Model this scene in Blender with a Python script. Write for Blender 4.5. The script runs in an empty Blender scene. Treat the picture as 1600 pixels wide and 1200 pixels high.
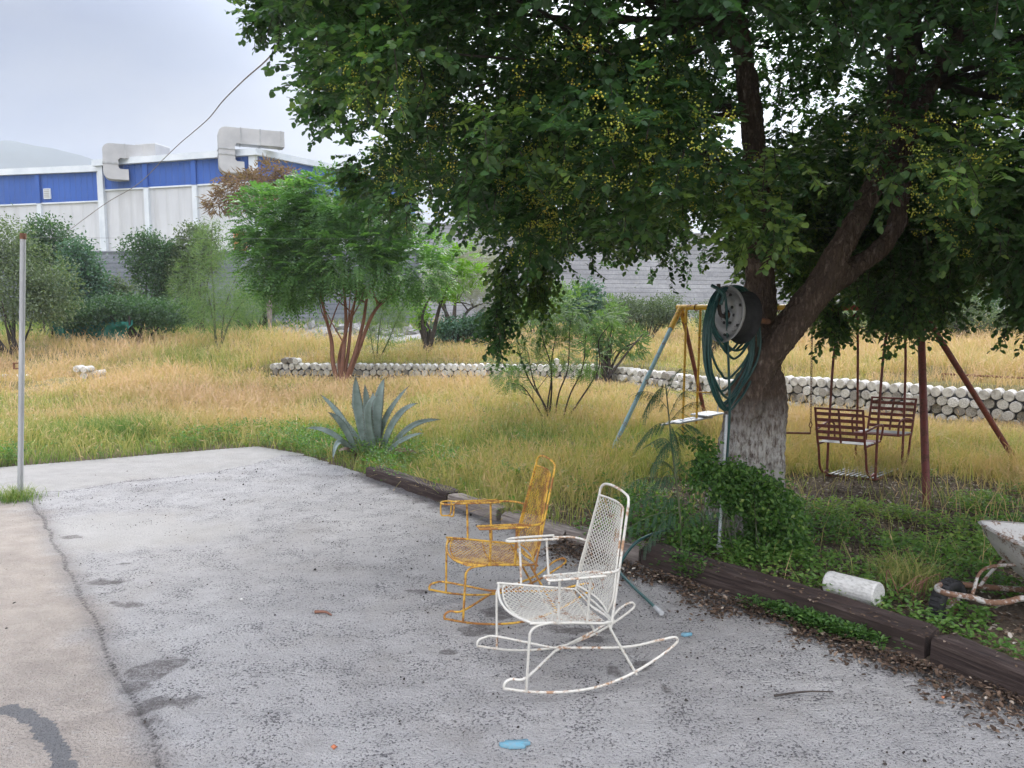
import bpy, math, numpy as np
from mathutils import Vector, Matrix
R = math.radians
rng = np.random.default_rng(7)
scene = bpy.context.scene
col = scene.collection

# ------------------------------------------------------------------ camera, sky, sun, exposure
EYE = 1.8
PITCH = R(5.76)
cam_data = bpy.data.cameras.new("camera"); cam = bpy.data.objects.new("camera", cam_data); col.objects.link(cam)
cam.location = (0, 0, EYE); cam.rotation_euler = (R(90) - PITCH, 0, 0)
cam_data.sensor_width = 36; cam_data.lens = 27; cam_data.clip_start = 0.05; cam_data.clip_end = 6000
scene.camera = cam

SUN_AZ, SUN_EL = R(13), R(38)          # azimuth measured from +Y towards +X
SUN_DIR = (math.sin(SUN_AZ)*math.cos(SUN_EL), math.cos(SUN_AZ)*math.cos(SUN_EL), math.sin(SUN_EL))
world = bpy.data.worlds.new("World"); scene.world = world; world.use_nodes = True
nt = world.node_tree; nt.nodes.clear()
def N(t, kind, **kw):
    n = t.nodes.new(kind)
    for k, v in kw.items(): setattr(n, k, v)
    return n
sky = N(nt, 'ShaderNodeTexSky', sky_type='NISHITA', sun_disc=False, sun_elevation=SUN_EL, sun_rotation=SUN_AZ, air_density=1.2, dust_density=2.5)
tc = N(nt, 'ShaderNodeTexCoord')
mp = N(nt, 'ShaderNodeMapping'); mp.inputs['Scale'].default_value = (1, 1, 2.6)
nz = N(nt, 'ShaderNodeTexNoise'); nz.inputs['Scale'].default_value = 2.1; nz.inputs['Detail'].default_value = 4; nz.inputs['Roughness'].default_value = .45
cr = N(nt, 'ShaderNodeValToRGB'); cr.color_ramp.elements[0].position = .40; cr.color_ramp.elements[1].position = .58
cr.color_ramp.elements[0].color = (3.9, 4.8, 7.6, 1); cr.color_ramp.elements[1].color = (7.2, 7.7, 9.3, 1)
vd = N(nt, 'ShaderNodeVectorMath', operation='DOT_PRODUCT'); vd.inputs[1].default_value = SUN_DIR
gl = N(nt, 'ShaderNodeMapRange'); gl.inputs['From Min'].default_value = .70; gl.inputs['From Max'].default_value = 1.0
gl.inputs['To Min'].default_value = 0; gl.inputs['To Max'].default_value = 1
gp = N(nt, 'ShaderNodeMath', operation='POWER'); gp.inputs[1].default_value = 3.2
gm = N(nt, 'ShaderNodeMix', data_type='RGBA', blend_type='ADD'); gm.inputs['Factor'].default_value = 1
gc = N(nt, 'ShaderNodeVectorMath', operation='SCALE'); gc.inputs[0].default_value = (27, 29, 31)
mx = N(nt, 'ShaderNodeMix', data_type='RGBA'); mx.inputs['Factor'].default_value = .88
bg = N(nt, 'ShaderNodeBackground'); bg.inputs['Strength'].default_value = .088
out = N(nt, 'ShaderNodeOutputWorld')
L = nt.links.new
L(tc.outputs['Generated'], mp.inputs['Vector']); L(mp.outputs[0], nz.inputs['Vector']); L(nz.outputs['Fac'], cr.inputs[0])
L(tc.outputs['Generated'], vd.inputs[0]); L(vd.outputs['Value'], gl.inputs['Value']); L(gl.outputs[0], gp.inputs[0]); L(gp.outputs[0], gc.inputs['Scale'])
L(sky.outputs[0], mx.inputs[6]); L(cr.outputs[0], mx.inputs[7]); L(gc.outputs[0], gm.inputs[7])
# overcast sky: brighter overhead than at the horizon
sz = N(nt, 'ShaderNodeSeparateXYZ'); zr_ = N(nt, 'ShaderNodeMapRange'); zr_.inputs[1].default_value = .30; zr_.inputs[2].default_value = .95; zr_.inputs[3].default_value = .315; zr_.inputs[4].default_value = 1.6
zs = N(nt, 'ShaderNodeVectorMath', operation='SCALE'); L(tc.outputs['Generated'], sz.inputs[0]); L(sz.outputs['Z'], zr_.inputs[0]); L(mx.outputs[2], zs.inputs[0])
yb_ = N(nt, 'ShaderNodeMapRange', interpolation_type='SMOOTHSTEP'); yb_.inputs[1].default_value = .35; yb_.inputs[2].default_value = -.7; yb_.inputs[3].default_value = 1.0; yb_.inputs[4].default_value = 3.3; L(sz.outputs['Y'], yb_.inputs[0])  # added gain on the unseen sky behind the camera, fills shaded fronts
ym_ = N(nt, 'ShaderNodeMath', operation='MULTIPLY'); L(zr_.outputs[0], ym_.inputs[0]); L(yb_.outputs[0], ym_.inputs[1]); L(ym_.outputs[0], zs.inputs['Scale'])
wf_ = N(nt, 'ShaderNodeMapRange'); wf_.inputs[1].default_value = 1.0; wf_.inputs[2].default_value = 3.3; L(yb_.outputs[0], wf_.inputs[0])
wm_ = N(nt, 'ShaderNodeMix', data_type='RGBA', blend_type='MULTIPLY'); wm_.inputs[7].default_value = (1.20, 1.06, .84, 1); L(wf_.outputs[0], wm_.inputs[0]); L(zs.outputs[0], wm_.inputs[6]);  # warm tint added to that unseen back sky to offset bluish shade
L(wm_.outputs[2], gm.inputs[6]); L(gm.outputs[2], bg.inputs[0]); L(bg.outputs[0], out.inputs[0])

sd = bpy.data.lights.new("sun", 'SUN'); sd.energy = 1.3; sd.angle = R(14); sd.color = (1, .95, .88)
sun = bpy.data.objects.new("sun", sd); col.objects.link(sun)
sun.rotation_euler = Vector(SUN_DIR).to_track_quat('Z', 'Y').to_euler()
scene.view_settings.view_transform = 'Standard'; scene.view_settings.look = 'None'
scene.view_settings.exposure = 1.0; scene.view_settings.gamma = 1
scene.render.engine = 'CYCLES'
scene.cycles.max_bounces = 8; scene.cycles.transparent_max_bounces = 8
scene.cycles.volume_bounces = 1

# ------------------------------------------------------------------ picture ray -> place helpers (measuring tools)
def ray(px, py):
    cx = (px-800)/1200; cy = (600-py)/1200
    return np.array([cx, math.cos(PITCH)+cy*math.sin(PITCH), -math.sin(PITCH)+cy*math.cos(PITCH)])
def G(px, py, z=0.0):
    d = ray(px, py); t = (z-EYE)/d[2]; return np.array([0, 0, EYE]) + d*t
def P(px, py, Y):
    d = ray(px, py); return np.array([0, 0, EYE]) + d*(Y/d[1])
def project(V):
    V = np.asarray(V, float); x, y, z = V[..., 0], V[..., 1], V[..., 2]-EYE
    d = y*math.cos(PITCH) - z*math.sin(PITCH); u = y*math.sin(PITCH) + z*math.cos(PITCH)
    d = np.maximum(d, .05)
    return 800+1200*x/d, 600-1200*u/d, d

# ------------------------------------------------------------------ numpy noise
def _hash(ix, iy, iz, s):
    h = (ix*374761393 + iy*668265263 + iz*2147483647 + s*1274126177) & 0xffffffff
    h = ((h ^ (h >> 13))*1274126177) & 0xffffffff
    return ((h ^ (h >> 16)) & 0xffff)/65535.0
def vnoise(x, y, z=0.0, s=0):
    x, y, z = np.broadcast_arrays(np.asarray(x, float), np.asarray(y, float), np.asarray(z, float))
    ix, iy, iz = np.floor(x).astype(np.int64), np.floor(y).astype(np.int64), np.floor(z).astype(np.int64)
    fx, fy, fz = x-ix, y-iy, z-iz
    fx, fy, fz = fx*fx*(3-2*fx), fy*fy*(3-2*fy), fz*fz*(3-2*fz)
    r = 0
    for a in (0, 1):
        for b in (0, 1):
            for c in (0, 1):
                w = (fx if a else 1-fx)*(fy if b else 1-fy)*(fz if c else 1-fz)
                r = r + w*_hash(ix+a, iy+b, iz+c, s)
    return r
def fbm(x, y, z=0.0, s=0, o=4):
    r, a, t = 0, 1.0, 0
    for k in range(o):
        r = r + a*vnoise(np.asarray(x)*2**k, np.asarray(y)*2**k, np.asarray(z)*2**k, s+k*17); t += a; a *= .5
    return r/t
def sstep(a, b, x):
    t = np.clip((np.asarray(x, float)-a)/(b-a), 0, 1); return t*t*(3-2*t)
def inpoly(px, py, poly):
    px = np.asarray(px, float); py = np.asarray(py, float); c = np.zeros(px.shape, bool); n = len(poly)
    for i in range(n):
        x1, y1 = poly[i]; x2, y2 = poly[(i+1) % n]
        if y1 == y2: continue
        k = ((y1 > py) != (y2 > py)) & (px < (x2-x1)*(py-y1)/(y2-y1)+x1); c ^= k
    return c
def polydist(px, py, poly, closed=True):
    px = np.asarray(px, float); py = np.asarray(py, float); best = np.full(px.shape, 1e9); n = len(poly)
    for i in range(n if closed else n-1):
        a = np.array(poly[i], float); b = np.array(poly[(i+1) % n], float); ab = b-a
        t = np.clip(((px-a[0])*ab[0]+(py-a[1])*ab[1])/(ab@ab+1e-12), 0, 1)
        best = np.minimum(best, np.hypot(px-a[0]-t*ab[0], py-a[1]-t*ab[1]))
    return best

# ------------------------------------------------------------------ mesh building
class MB:
    def __init__(s): s.V = []; s.L = []; s.S = []; s.T = []; s.n = 0
    def add(s, V, F, tint=0.5):
        """F: (k,m) int array or list of tuples"""
        V = np.asarray(V, float).reshape(-1, 3)
        if isinstance(F, np.ndarray):
            s.L.append((F+s.n).ravel()); s.S.append(np.full(len(F), F.shape[1]))
        else:
            for f in F: s.L.append(np.array(f)+s.n)
            s.S.append(np.array([len(f) for f in F]))
        s.V.append(V); s.T.append(np.broadcast_to(np.asarray(tint, float), (len(V),))); s.n += len(V); return s
    def xf(s, M):
        M = np.array(M); s.V = [v@M[:3, :3].T+M[:3, 3] for v in s.V]; return s
    def join(s, o):
        for l in o.L: s.L.append(l+s.n)
        s.S += o.S; s.V += o.V; s.T += o.T; s.n += o.n; return s
    def build(s, name, mat, parent=None, smooth=True, loc=None):
        me = bpy.data.meshes.new(name)
        V = np.concatenate(s.V); Lp = np.concatenate(s.L).astype(np.int32); S = np.concatenate(s.S).astype(np.int32)
        if loc is not None: V = V-np.array(loc)
        me.vertices.add(len(V)); me.vertices.foreach_set('co', V.astype(np.float32).ravel())
        me.loops.add(len(Lp)); me.loops.foreach_set('vertex_index', Lp)
        me.polygons.add(len(S)); me.polygons.foreach_set('loop_start', np.concatenate([[0], np.cumsum(S)[:-1]]).astype(np.int32))
        me.polygons.foreach_set('use_smooth', np.full(len(S), smooth))
        me.update(calc_edges=True)
        a = me.attributes.new('tint', 'FLOAT', 'POINT'); a.data.foreach_set('value', np.concatenate(s.T).astype(np.float32))
        me.materials.append(mat)
        o = bpy.data.objects.new(name, me); col.objects.link(o)
        if loc is not None: o.location = loc
        if parent is not None: o.parent = parent
        return o
def smooth_path(pts, k=6):
    pts = np.asarray(pts, float); n = len(pts)
    if n < 3: return np.array([pts[0]+(pts[-1]-pts[0])*t for t in np.linspace(0, 1, k+1)])
    q = np.vstack([2*pts[0]-pts[1], pts, 2*pts[-1]-pts[-2]]); o = []
    for i in range(1, n):
        p0, p1, p2, p3 = q[i-1], q[i], q[i+1], q[i+2]
        for t in np.linspace(0, 1, k, endpoint=False):
            o.append(.5*((2*p1)+(-p0+p2)*t+(2*p0-5*p1+4*p2-p3)*t*t+(-p0+3*p1-3*p2+p3)*t**3))
    o.append(pts[-1]); return np.array(o)
def tube(mb, pts, r, n=8, closed=False, cap=True, tint=.5, sq=None):
    pts = np.asarray(pts, float); m = len(pts); r = np.broadcast_to(np.asarray(r, float), (m,))
    if closed: tg = np.roll(pts, -1, 0)-np.roll(pts, 1, 0)
    else: tg = np.gradient(pts, axis=0)
    tg = tg/(np.linalg.norm(tg, axis=1)[:, None]+1e-12)
    up = np.array([0, 0, 1.]) if abs(tg[0, 2]) < .9 else np.array([1., 0, 0])
    u = np.cross(tg[0], up); u /= np.linalg.norm(u); rings = []
    a = np.arange(n)/n*2*math.pi + (math.pi/4 if n == 4 else 0)
    for i in range(m):
        u = u-tg[i]*(u@tg[i]); u /= np.linalg.norm(u)+1e-12; v = np.cross(tg[i], u)
        su, sv = (1, 1) if sq is None else sq
        rings.append(pts[i]+r[i]*(np.cos(a)[:, None]*u*su+np.sin(a)[:, None]*v*sv))
    V = np.concatenate(rings); k = m if closed else m-1
    i = np.arange(k)[:, None]; j = np.arange(n)[None]; i2 = (i+1) % m; j2 = (j+1) % n
    F = np.stack([i*n+j, i*n+j2, i2*n+j2, i2*n+j], -1).reshape(-1, 4)
    T = tint if np.isscalar(tint) else np.repeat(np.asarray(tint), n)
    mb.add(V, F, T)
    if cap and not closed:
        mb.add(rings[0], [tuple(range(n))[::-1]], T if np.isscalar(T) else T[:n]); mb.add(rings[-1], [tuple(range(n))], T if np.isscalar(T) else T[-n:])
    return mb
def box(mb, c, s, rot=None, bev=0.0, tint=.5):
    s = np.array(s, float)/2; b = min(bev, s.min()*.9)
    if b <= 0:
        V = np.array([[x, y, z] for x in (-1, 1) for y in (-1, 1) for z in (-1, 1)])*s
        F = np.array([[0, 1, 3, 2], [4, 6, 7, 5], [0, 4, 5, 1], [2, 3, 7, 6], [0, 2, 6, 4], [1, 5, 7, 3]])
    else:
        V = []; idx = {}
        for x in (-1, 1):
            for y in (-1, 1):
                for z in (-1, 1):
                    for a in range(3):
                        p = np.array([x, y, z])*(s-b); p[a] += np.array([x, y, z])[a]*b; idx[(x, y, z, a)] = len(V); V.append(p)
        V = np.array(V); F = []
        for a in range(3):
            o = [k for k in range(3) if k != a]
            for sg in (-1, 1):
                q = []
                for (p1, p2) in ((-1, -1), (1, -1), (1, 1), (-1, 1)):
                    c3 = [0, 0, 0]; c3[a] = sg; c3[o[0]] = p1; c3[o[1]] = p2; q.append(idx[(*c3, a)])
                F.append(tuple(q))
        for a in range(3):
            o = [k for k in range(3) if k != a]
            for p1 in (-1, 1):
                for p2 in (-1, 1):
                    c1 = [0, 0, 0]; c1[o[0]] = p1; c1[o[1]] = p2; c1[a] = -1; c2 = list(c1); c2[a] = 1
                    F.append((idx[(*c1, o[0])], idx[(*c2, o[0])], idx[(*c2, o[1])], idx[(*c1, o[1])]))
        for x in (-1, 1):
            for y in (-1, 1):
                for z in (-1, 1): F.append(tuple(idx[(x, y, z, a)] for a in range(3)))
    if rot is not None: V = V@np.array(rot).T
    return mb.add(V+np.array(c, float), F, tint)
def rotz(a): c, s = math.cos(a), math.sin(a); return np.array([[c, -s, 0], [s, c, 0], [0, 0, 1.]])
def lathe(mb, prof, n=24, M=None, tint=.5):
    prof = np.array(prof, float); a = np.arange(n)/n*2*math.pi
    V = np.stack([prof[:, 0][:, None]*np.cos(a), prof[:, 0][:, None]*np.sin(a), np.repeat(prof[:, 1][:, None], n, 1)], -1).reshape(-1, 3)
    if M is not None: M = np.array(M); V = V@M[:3, :3].T+M[:3, 3]
    m = len(prof); i = np.arange(m-1)[:, None]; j = np.arange(n)[None]; j2 = (j+1) % n
    return mb.add(V, np.stack([i*n+j, i*n+j2, (i+1)*n+j2, (i+1)*n+j], -1).reshape(-1, 4), tint)
def nrm(v): v = np.asarray(v, float); return v/(np.linalg.norm(v, axis=-1, keepdims=True)+1e-12)
def rdir(n, rg=None):
    v = (rg or rng).normal(size=(n, 3)); return nrm(v)
def leaves(mb, Pp, D, Nn, Ln, W, tint, fold=.18, droop=.15):
    """oval leaves: base P, direction D, normal N"""
    n = len(Pp); D = nrm(D); Sd = nrm(np.cross(D, Nn)); Nn = np.cross(Sd, D)
    Ln = np.broadcast_to(Ln, (n,))[:, None]; W = np.broadcast_to(W, (n,))[:, None]
    t = [(0, 0, 0), (.32, -.5, fold), (.74, -.40, fold*.7-droop*.5), (1, 0, -droop), (.74, .40, fold*.7-droop*.5), (.32, .5, fold)]
    V = np.stack([Pp+D*Ln*a+Sd*W*b+Nn*W*c for a, b, c in t], 1).reshape(-1, 3)
    b = (np.arange(n)*6)[:, None]
    F = np.concatenate([b+np.array([[0, 1, 2, 3]]), b+np.array([[0, 3, 4, 5]])], 1).reshape(-1, 4)
    return mb.add(V, F, np.repeat(np.broadcast_to(tint, (n,)), 6))
def leaflets(mb, Pp, D, Nn, Ln, W, tint):
    """cheap 4-corner diamond leaflets"""
    n = len(Pp); D = nrm(D); Sd = nrm(np.cross(D, Nn))
    Ln = np.broadcast_to(Ln, (n,))[:, None]; W = np.broadcast_to(W, (n,))[:, None]
    V = np.stack([Pp, Pp+D*Ln*.5-Sd*W*.5, Pp+D*Ln, Pp+D*Ln*.5+Sd*W*.5], 1).reshape(-1, 3)
    return mb.add(V, (np.arange(n)*4)[:, None]+np.array([[0, 1, 2, 3]]), np.repeat(np.broadcast_to(tint, (n,)), 4))

# ------------------------------------------------------------------ naming
def tag(o, label=None, cat=None, group=None, kind=None):
    if label: o['label'] = label
    if cat: o['category'] = cat
    if group: o['group'] = group
    if kind: o['kind'] = kind
    return o
def empty(name, loc=(0, 0, 0), rz=0, **kw):
    o = bpy.data.objects.new(name, None); col.objects.link(o); o.location = tuple(loc); o.rotation_euler = (0, 0, rz)
    o.empty_display_size = .1; tag(o, **kw); return o
def put(mb, name, mat, root, smooth=True):
    """world-space mesh as a part of root (root has location/rotation only)"""
    M = np.array(Matrix.LocRotScale(root.location, root.rotation_euler, None).inverted()); mb.xf(M)
    return mb.build(name, mat, root, smooth)

# ------------------------------------------------------------------ materials
def newmat(name):
    m = bpy.data.materials.new(name); m.use_nodes = True; t = m.node_tree; t.nodes.clear()
    return m, t, N(t, 'ShaderNodeOutputMaterial')
def ramp(t, stops):
    c = N(t, 'ShaderNodeValToRGB'); e = c.color_ramp.elements
    while len(e) < len(stops): e.new(.5)
    for k, (p, cc) in enumerate(stops): e[k].position = p; e[k].color = (*cc, 1) if len(cc) == 3 else cc
    return c
def noise(t, scale, detail=4, rough=.55, vec=None, dist=0):
    n = N(t, 'ShaderNodeTexNoise'); n.inputs['Scale'].default_value = scale; n.inputs['Detail'].default_value = detail
    n.inputs['Roughness'].default_value = rough; n.inputs['Distortion'].default_value = dist
    if vec is not None: t.links.new(vec, n.inputs['Vector'])
    return n
def mixc(t, f, a, b, mode='MIX'):
    m = N(t, 'ShaderNodeMix', data_type='RGBA', blend_type=mode)
    for i, v in ((0, f), (6, a), (7, b)):
        if isinstance(v, (int, float)): m.inputs[i].default_value = v
        elif isinstance(v, tuple): m.inputs[i].default_value = (*v, 1)
        else: t.links.new(v, m.inputs[i])
    return m.outputs[2]
def mth(t, op, a, b=None, clamp=False):
    m = N(t, 'ShaderNodeMath', operation=op, use_clamp=clamp)
    for i, v in ((0, a), (1, b)):
        if v is None: continue
        if isinstance(v, (int, float)): m.inputs[i].default_value = v
        else: t.links.new(v, m.inputs[i])
    return m.outputs[0]
def mrange(t, v, a, b, c=0, d=1):
    m = N(t, 'ShaderNodeMapRange'); m.inputs[1].default_value = a; m.inputs[2].default_value = b; m.inputs[3].default_value = c; m.inputs[4].default_value = d
    t.links.new(v, m.inputs[0]); return m.outputs[0]
def objco(t, scale=(1, 1, 1)):
    c = N(t, 'ShaderNodeTexCoord'); m = N(t, 'ShaderNodeMapping'); m.inputs['Scale'].default_value = scale
    t.links.new(c.outputs['Object'], m.inputs['Vector']); return m.outputs[0]
def attr(t, name='tint'):
    return N(t, 'ShaderNodeAttribute', attribute_name=name).outputs['Fac']
def pbsdf(t, out, color, rough=.7, metal=0.0, bump=None, bs=.5, bd=.01, spec=.5):
    p = N(t, 'ShaderNodeBsdfPrincipled')
    if isinstance(color, tuple): p.inputs['Base Color'].default_value = (*color, 1)
    else: t.links.new(color, p.inputs['Base Color'])
    if isinstance(rough, (int, float)): p.inputs['Roughness'].default_value = rough
    else: t.links.new(rough, p.inputs['Roughness'])
    p.inputs['Metallic'].default_value = metal; p.inputs['Specular IOR Level'].default_value = spec
    if bump is not None:
        b = N(t, 'ShaderNodeBump'); b.inputs['Strength'].default_value = bs; b.inputs['Distance'].default_value = bd
        t.links.new(bump, b.inputs['Height']); t.links.new(b.outputs[0], p.inputs['Normal'])
    if out is not None: t.links.new(p.outputs[0], out.inputs[0])
    return p
def mat_mottled(name, c1, c2, scale=8, rough=.8, bump=.4, bd=.01, detail=5, metal=0, stretch=(1, 1, 1), rnd=0.0):
    m, t, o = newmat(name); v = objco(t, stretch); n = noise(t, scale, detail, .6, v)
    c = ramp(t, [(.35, c1), (.65, c2)]); t.links.new(n.outputs[0], c.inputs[0]); cc = c.outputs[0]
    if rnd:
        oi = N(t, 'ShaderNodeObjectInfo'); cc = mixc(t, 1.0, cc, None or (1, 1, 1), 'MULTIPLY')
        g = ramp(t, [(0, (1-rnd,)*3), (1, (1, 1, 1))]); t.links.new(oi.outputs['Random'], g.inputs[0]); cc = mixc(t, 1.0, cc, g.outputs[0], 'MULTIPLY')
    n2 = noise(t, scale*4, 4, .6, v); pbsdf(t, o, cc, rough, metal, n2.outputs[0], bump, bd); return m
def mat_leaf(name, stops, trans=.35, rough=.5, spec=.4, tcol=1.6):
    m, t, o = newmat(name); a = attr(t); c = ramp(t, stops); t.links.new(a, c.inputs[0])
    p = pbsdf(t, None, c.outputs[0], rough, spec=spec)
    tr = N(t, 'ShaderNodeBsdfTranslucent'); tcx = mixc(t, 1.0, c.outputs[0], (tcol*.95, tcol*1.15, tcol*.45), 'MULTIPLY'); t.links.new(tcx, tr.inputs[0])
    ms = N(t, 'ShaderNodeMixShader'); ms.inputs[0].default_value = trans
    t.links.new(p.outputs[0], ms.inputs[1]); t.links.new(tr.outputs[0], ms.inputs[2]); t.links.new(ms.outputs[0], o.inputs[0]); return m
def mat_paint(name, paint, rust, amount=.5, scale=14, rough=.5, rust2=None, fine=70):
    """old paint with rust breaking through"""
    m, t, o = newmat(name); v = objco(t)
    n = noise(t, scale, 6, .65, v); n2 = noise(t, fine, 4, .6, v)
    s = mth(t, 'ADD', mth(t, 'MULTIPLY', n.outputs[0], .7), mth(t, 'MULTIPLY', n2.outputs[0], .3))
    k = mrange(t, s, amount, amount+.07)
    rc = ramp(t, [(.3, rust), (.7, rust2 or tuple(x*1.8 for x in rust))]); t.links.new(n2.outputs[0], rc.inputs[0])
    pv = mixc(t, mrange(t, n2.outputs[0], .3, .7), tuple(x*.86 for x in paint), paint)
    c = mixc(t, k, rc.outputs[0], pv)
    rr = mrange(t, k, 0, 1, .9, rough); pbsdf(t, o, c, rr, 0, s, .35, .004); return m

SOIL = (.105, .078, .055)
M = {}
M['white_paint'] = mat_paint('white_paint', (.64, .62, .55), (.28, .17, .10), .40, 9, .5)
M['yellow_paint'] = mat_paint('yellow_paint', (.64, .38, .05), (.24, .11, .04), .462, 12, .5, (.36, .16, .04))
M['yellow_swing'] = mat_paint('yellow_swing', (.62, .36, .03), (.16, .06, .03), .40, 10, .5)
M['blue_swing'] = mat_paint('blue_swing', (.30, .47, .50), (.20, .10, .06), .41, 7, .5)
M['red_swing'] = mat_paint('red_swing', (.19, .045, .035), (.10, .04, .03), .44, 12, .5)
M['red_bright'] = mat_paint('red_bright', (.40, .07, .04), (.14, .05, .03), .42, 12, .5)
M['chain'] = mat_mottled('chain', (.10, .055, .035), (.2, .11, .07), 40, .7, .4, .002)
M['galv'] = mat_mottled('galvanized', (.27, .28, .28), (.42, .43, .43), 6, .55, .2, .002, stretch=(1, 1, .3))
M['rust'] = mat_mottled('rust', (.10, .045, .025), (.22, .10, .05), 20, .85, .5, .002)
M['hose'] = mat_mottled('hose_rubber', (.012, .055, .052), (.022, .085, .08), 30, .4, .1, .001)
M['tyre'] = mat_mottled('tyre_rubber', (.010, .010, .011), (.028, .028, .03), 20, .8, .4, .003)
M['rim'] = mat_paint('rim_paint', (.36, .36, .36), (.10, .09, .08), .36, 9, .4)
M['duct'] = mat_mottled('duct_metal', (.36, .36, .36), (.47, .47, .46), .7, .6, .1, .01)
M['trim'] = mat_mottled('white_trim', (.55, .60, .64), (.66, .70, .73), 1, .5, .1, .01)
M['blue_clad'] = mat_mottled('blue_cladding', (.012, .075, .33), (.018, .095, .40), .3, .8, .1, .01, stretch=(1, 1, .2))
M['white_clad'] = mat_mottled('white_cladding', (.50, .50, .485), (.60, .60, .58), .25, .6, .1, .01, stretch=(1, 1, .3))
def m_clad(name, a, b, dirt, rib):
    m, t, o = newmat(name); v = objco(t, (1, 1, .12)); n = noise(t, 1.6, 6, .65, v); n2 = noise(t, .35, 4, .5, objco(t))
    c = ramp(t, [(.3, a), (.6, b)]); t.links.new(n2.outputs[0], c.inputs[0]); cc = mixc(t, mth(t, 'MULTIPLY', mrange(t, n.outputs[0], .5, .75), .45), c.outputs[0], dirt)
    g_ = N(t, 'ShaderNodeTexCoord'); s_ = N(t, 'ShaderNodeSeparateXYZ'); t.links.new(g_.outputs['Object'], s_.inputs[0]); f = mth(t, 'FRACT', mth(t, 'MULTIPLY', mth(t, 'SUBTRACT', s_.outputs['X'], mth(t, 'MULTIPLY', s_.outputs['Y'], .25)), rib)); k = mrange(t, mth(t, 'ABSOLUTE', mth(t, 'SUBTRACT', f, .5)), .36, .44)
    cc = mixc(t, mth(t, 'MULTIPLY', k, .16), cc, dirt); pbsdf(t, o, cc, .65, 0, k, .6, .04); return m
M['blue_clad'] = m_clad('blue_cladding', (.012, .075, .33), (.018, .095, .40), (.03, .07, .20), 2.2)
M['white_clad'] = m_clad('white_cladding', (.50, .515, .53), (.57, .585, .60), (.36, .36, .36), 1.1)
M['roof'] = mat_mottled('roof_sheet', (.45, .47, .48), (.55, .57, .58), 1, .5, .1, .01)
M['dark'] = mat_mottled('recess_shade_colour', (.03, .03, .03), (.05, .05, .05), 1, .8, .1, .01)  # near-black colour painted as shade in gaps and holes
M['brick'] = mat_mottled('orange_brick', (.40, .13, .06), (.55, .2, .10), 6, .9, .3, .01)
M['net'] = mat_mottled('green_net', (.01, .12, .09), (.02, .2, .15), 5, .8, .3, .01)
M['wire'] = mat_mottled('wire', (.10, .10, .11), (.16, .16, .17), 10, .7, .1, .001)
M['pvc'] = mat_paint('pvc', (.62, .64, .66), (.25, .30, .36), .40, 9, .4)
M['rock'] = mat_mottled('rubble_stone', (.30, .29, .27), (.5, .49, .46), 4, .9, .5, .02, rnd=.35)
M['cyl'] = None
def m_cyl():
    m, t, o = newmat('whitewashed_cylinder'); v = objco(t); oi = N(t, 'ShaderNodeObjectInfo')
    av = N(t, 'ShaderNodeVectorMath', operation='ADD'); t.links.new(v, av.inputs[0])
    cx = N(t, 'ShaderNodeCombineXYZ')
    for k in range(3): t.links.new(mth(t, 'MULTIPLY', oi.outputs['Random'], 37.0*(k+1)), cx.inputs[k])
    t.links.new(cx.outputs[0], av.inputs[1])
    n = noise(t, 9, 6, .65, av.outputs[0]); n2 = noise(t, 45, 4, .6, av.outputs[0])
    c = ramp(t, [(.28, (.22, .21, .195)), (.44, (.48, .465, .435)), (.58, (.70, .69, .655))]); t.links.new(n.outputs[0], c.inputs[0])
    g = ramp(t, [(0, (.36, .33, .29)), (.3, (.66, .63, .58)), (.6, (.86, .84, .79)), (1, (1, .99, .95))]); t.links.new(oi.outputs['Random'], g.inputs[0])
    pbsdf(t, o, mixc(t, 1.0, c.outputs[0], g.outputs[0], 'MULTIPLY'), .9, 0, n2.outputs[0], .5, .006); return m
M['cyl'] = m_cyl()
def m_white_cyl():
    m, t, o = newmat('clean_white_cylinder'); v = objco(t); n = noise(t, 12, 6, .6, v); n2 = noise(t, 60, 3, .6, v)
    c = ramp(t, [(.3, (.40, .39, .36)), (.5, (.62, .615, .58)), (.7, (.70, .69, .66))]); t.links.new(n.outputs[0], c.inputs[0])
    pbsdf(t, o, c.outputs[0], .85, 0, n2.outputs[0], .4, .004); return m
M['wcyl'] = m_white_cyl()
def m_bark(name, dark, mid, pale, white=0.0):
    m, t, o = newmat(name); v = objco(t, (1, 1, .28)); vo = N(t, 'ShaderNodeTexVoronoi'); vo.inputs['Scale'].default_value = 34
    nn = noise(t, 12, 4, .6, v); av = mixc(t, .10, v, nn.outputs['Color']); t.links.new(av, vo.inputs['Vector'])
    n = noise(t, 30, 6, .7, v); h = mth(t, 'ADD', mth(t, 'MULTIPLY', vo.outputs['Distance'], 1.0), mth(t, 'MULTIPLY', n.outputs[0], .5))
    c = ramp(t, [(.22, mid), (.5, dark), (.62, mid), (.8, pale)]); t.links.new(n.outputs[0], c.inputs[0])
    cc = mixc(t, mrange(t, vo.outputs['Distance'], .05, .4), c.outputs[0], mixc(t, .5, c.outputs[0], dark))
    if white:
        g = N(t, 'ShaderNodeNewGeometry'); sx = N(t, 'ShaderNodeSeparateXYZ'); t.links.new(g.outputs['Position'], sx.inputs[0])
        n3 = noise(t, 40, 5, .7, v)
        k = mth(t, 'MULTIPLY', mrange(t, sx.outputs['Z'], 1.15, .80), mrange(t, n3.outputs[0], .36, .56)); cc = mixc(t, mth(t, 'MULTIPLY', k, white), cc, (.46, .44, .41))
    pbsdf(t, o, cc, .95, 0, h, .9, .02, spec=.2); return m
M['bark'] = m_bark('grey_bark', (.075, .052, .040), (.25, .19, .15), (.50, .45, .40), 1.0)
M['bark_red'] = mat_mottled('reddish_bark', (.13, .055, .035), (.24, .115, .075), 6, .8, .4, .01, stretch=(1, 1, .4))
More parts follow.
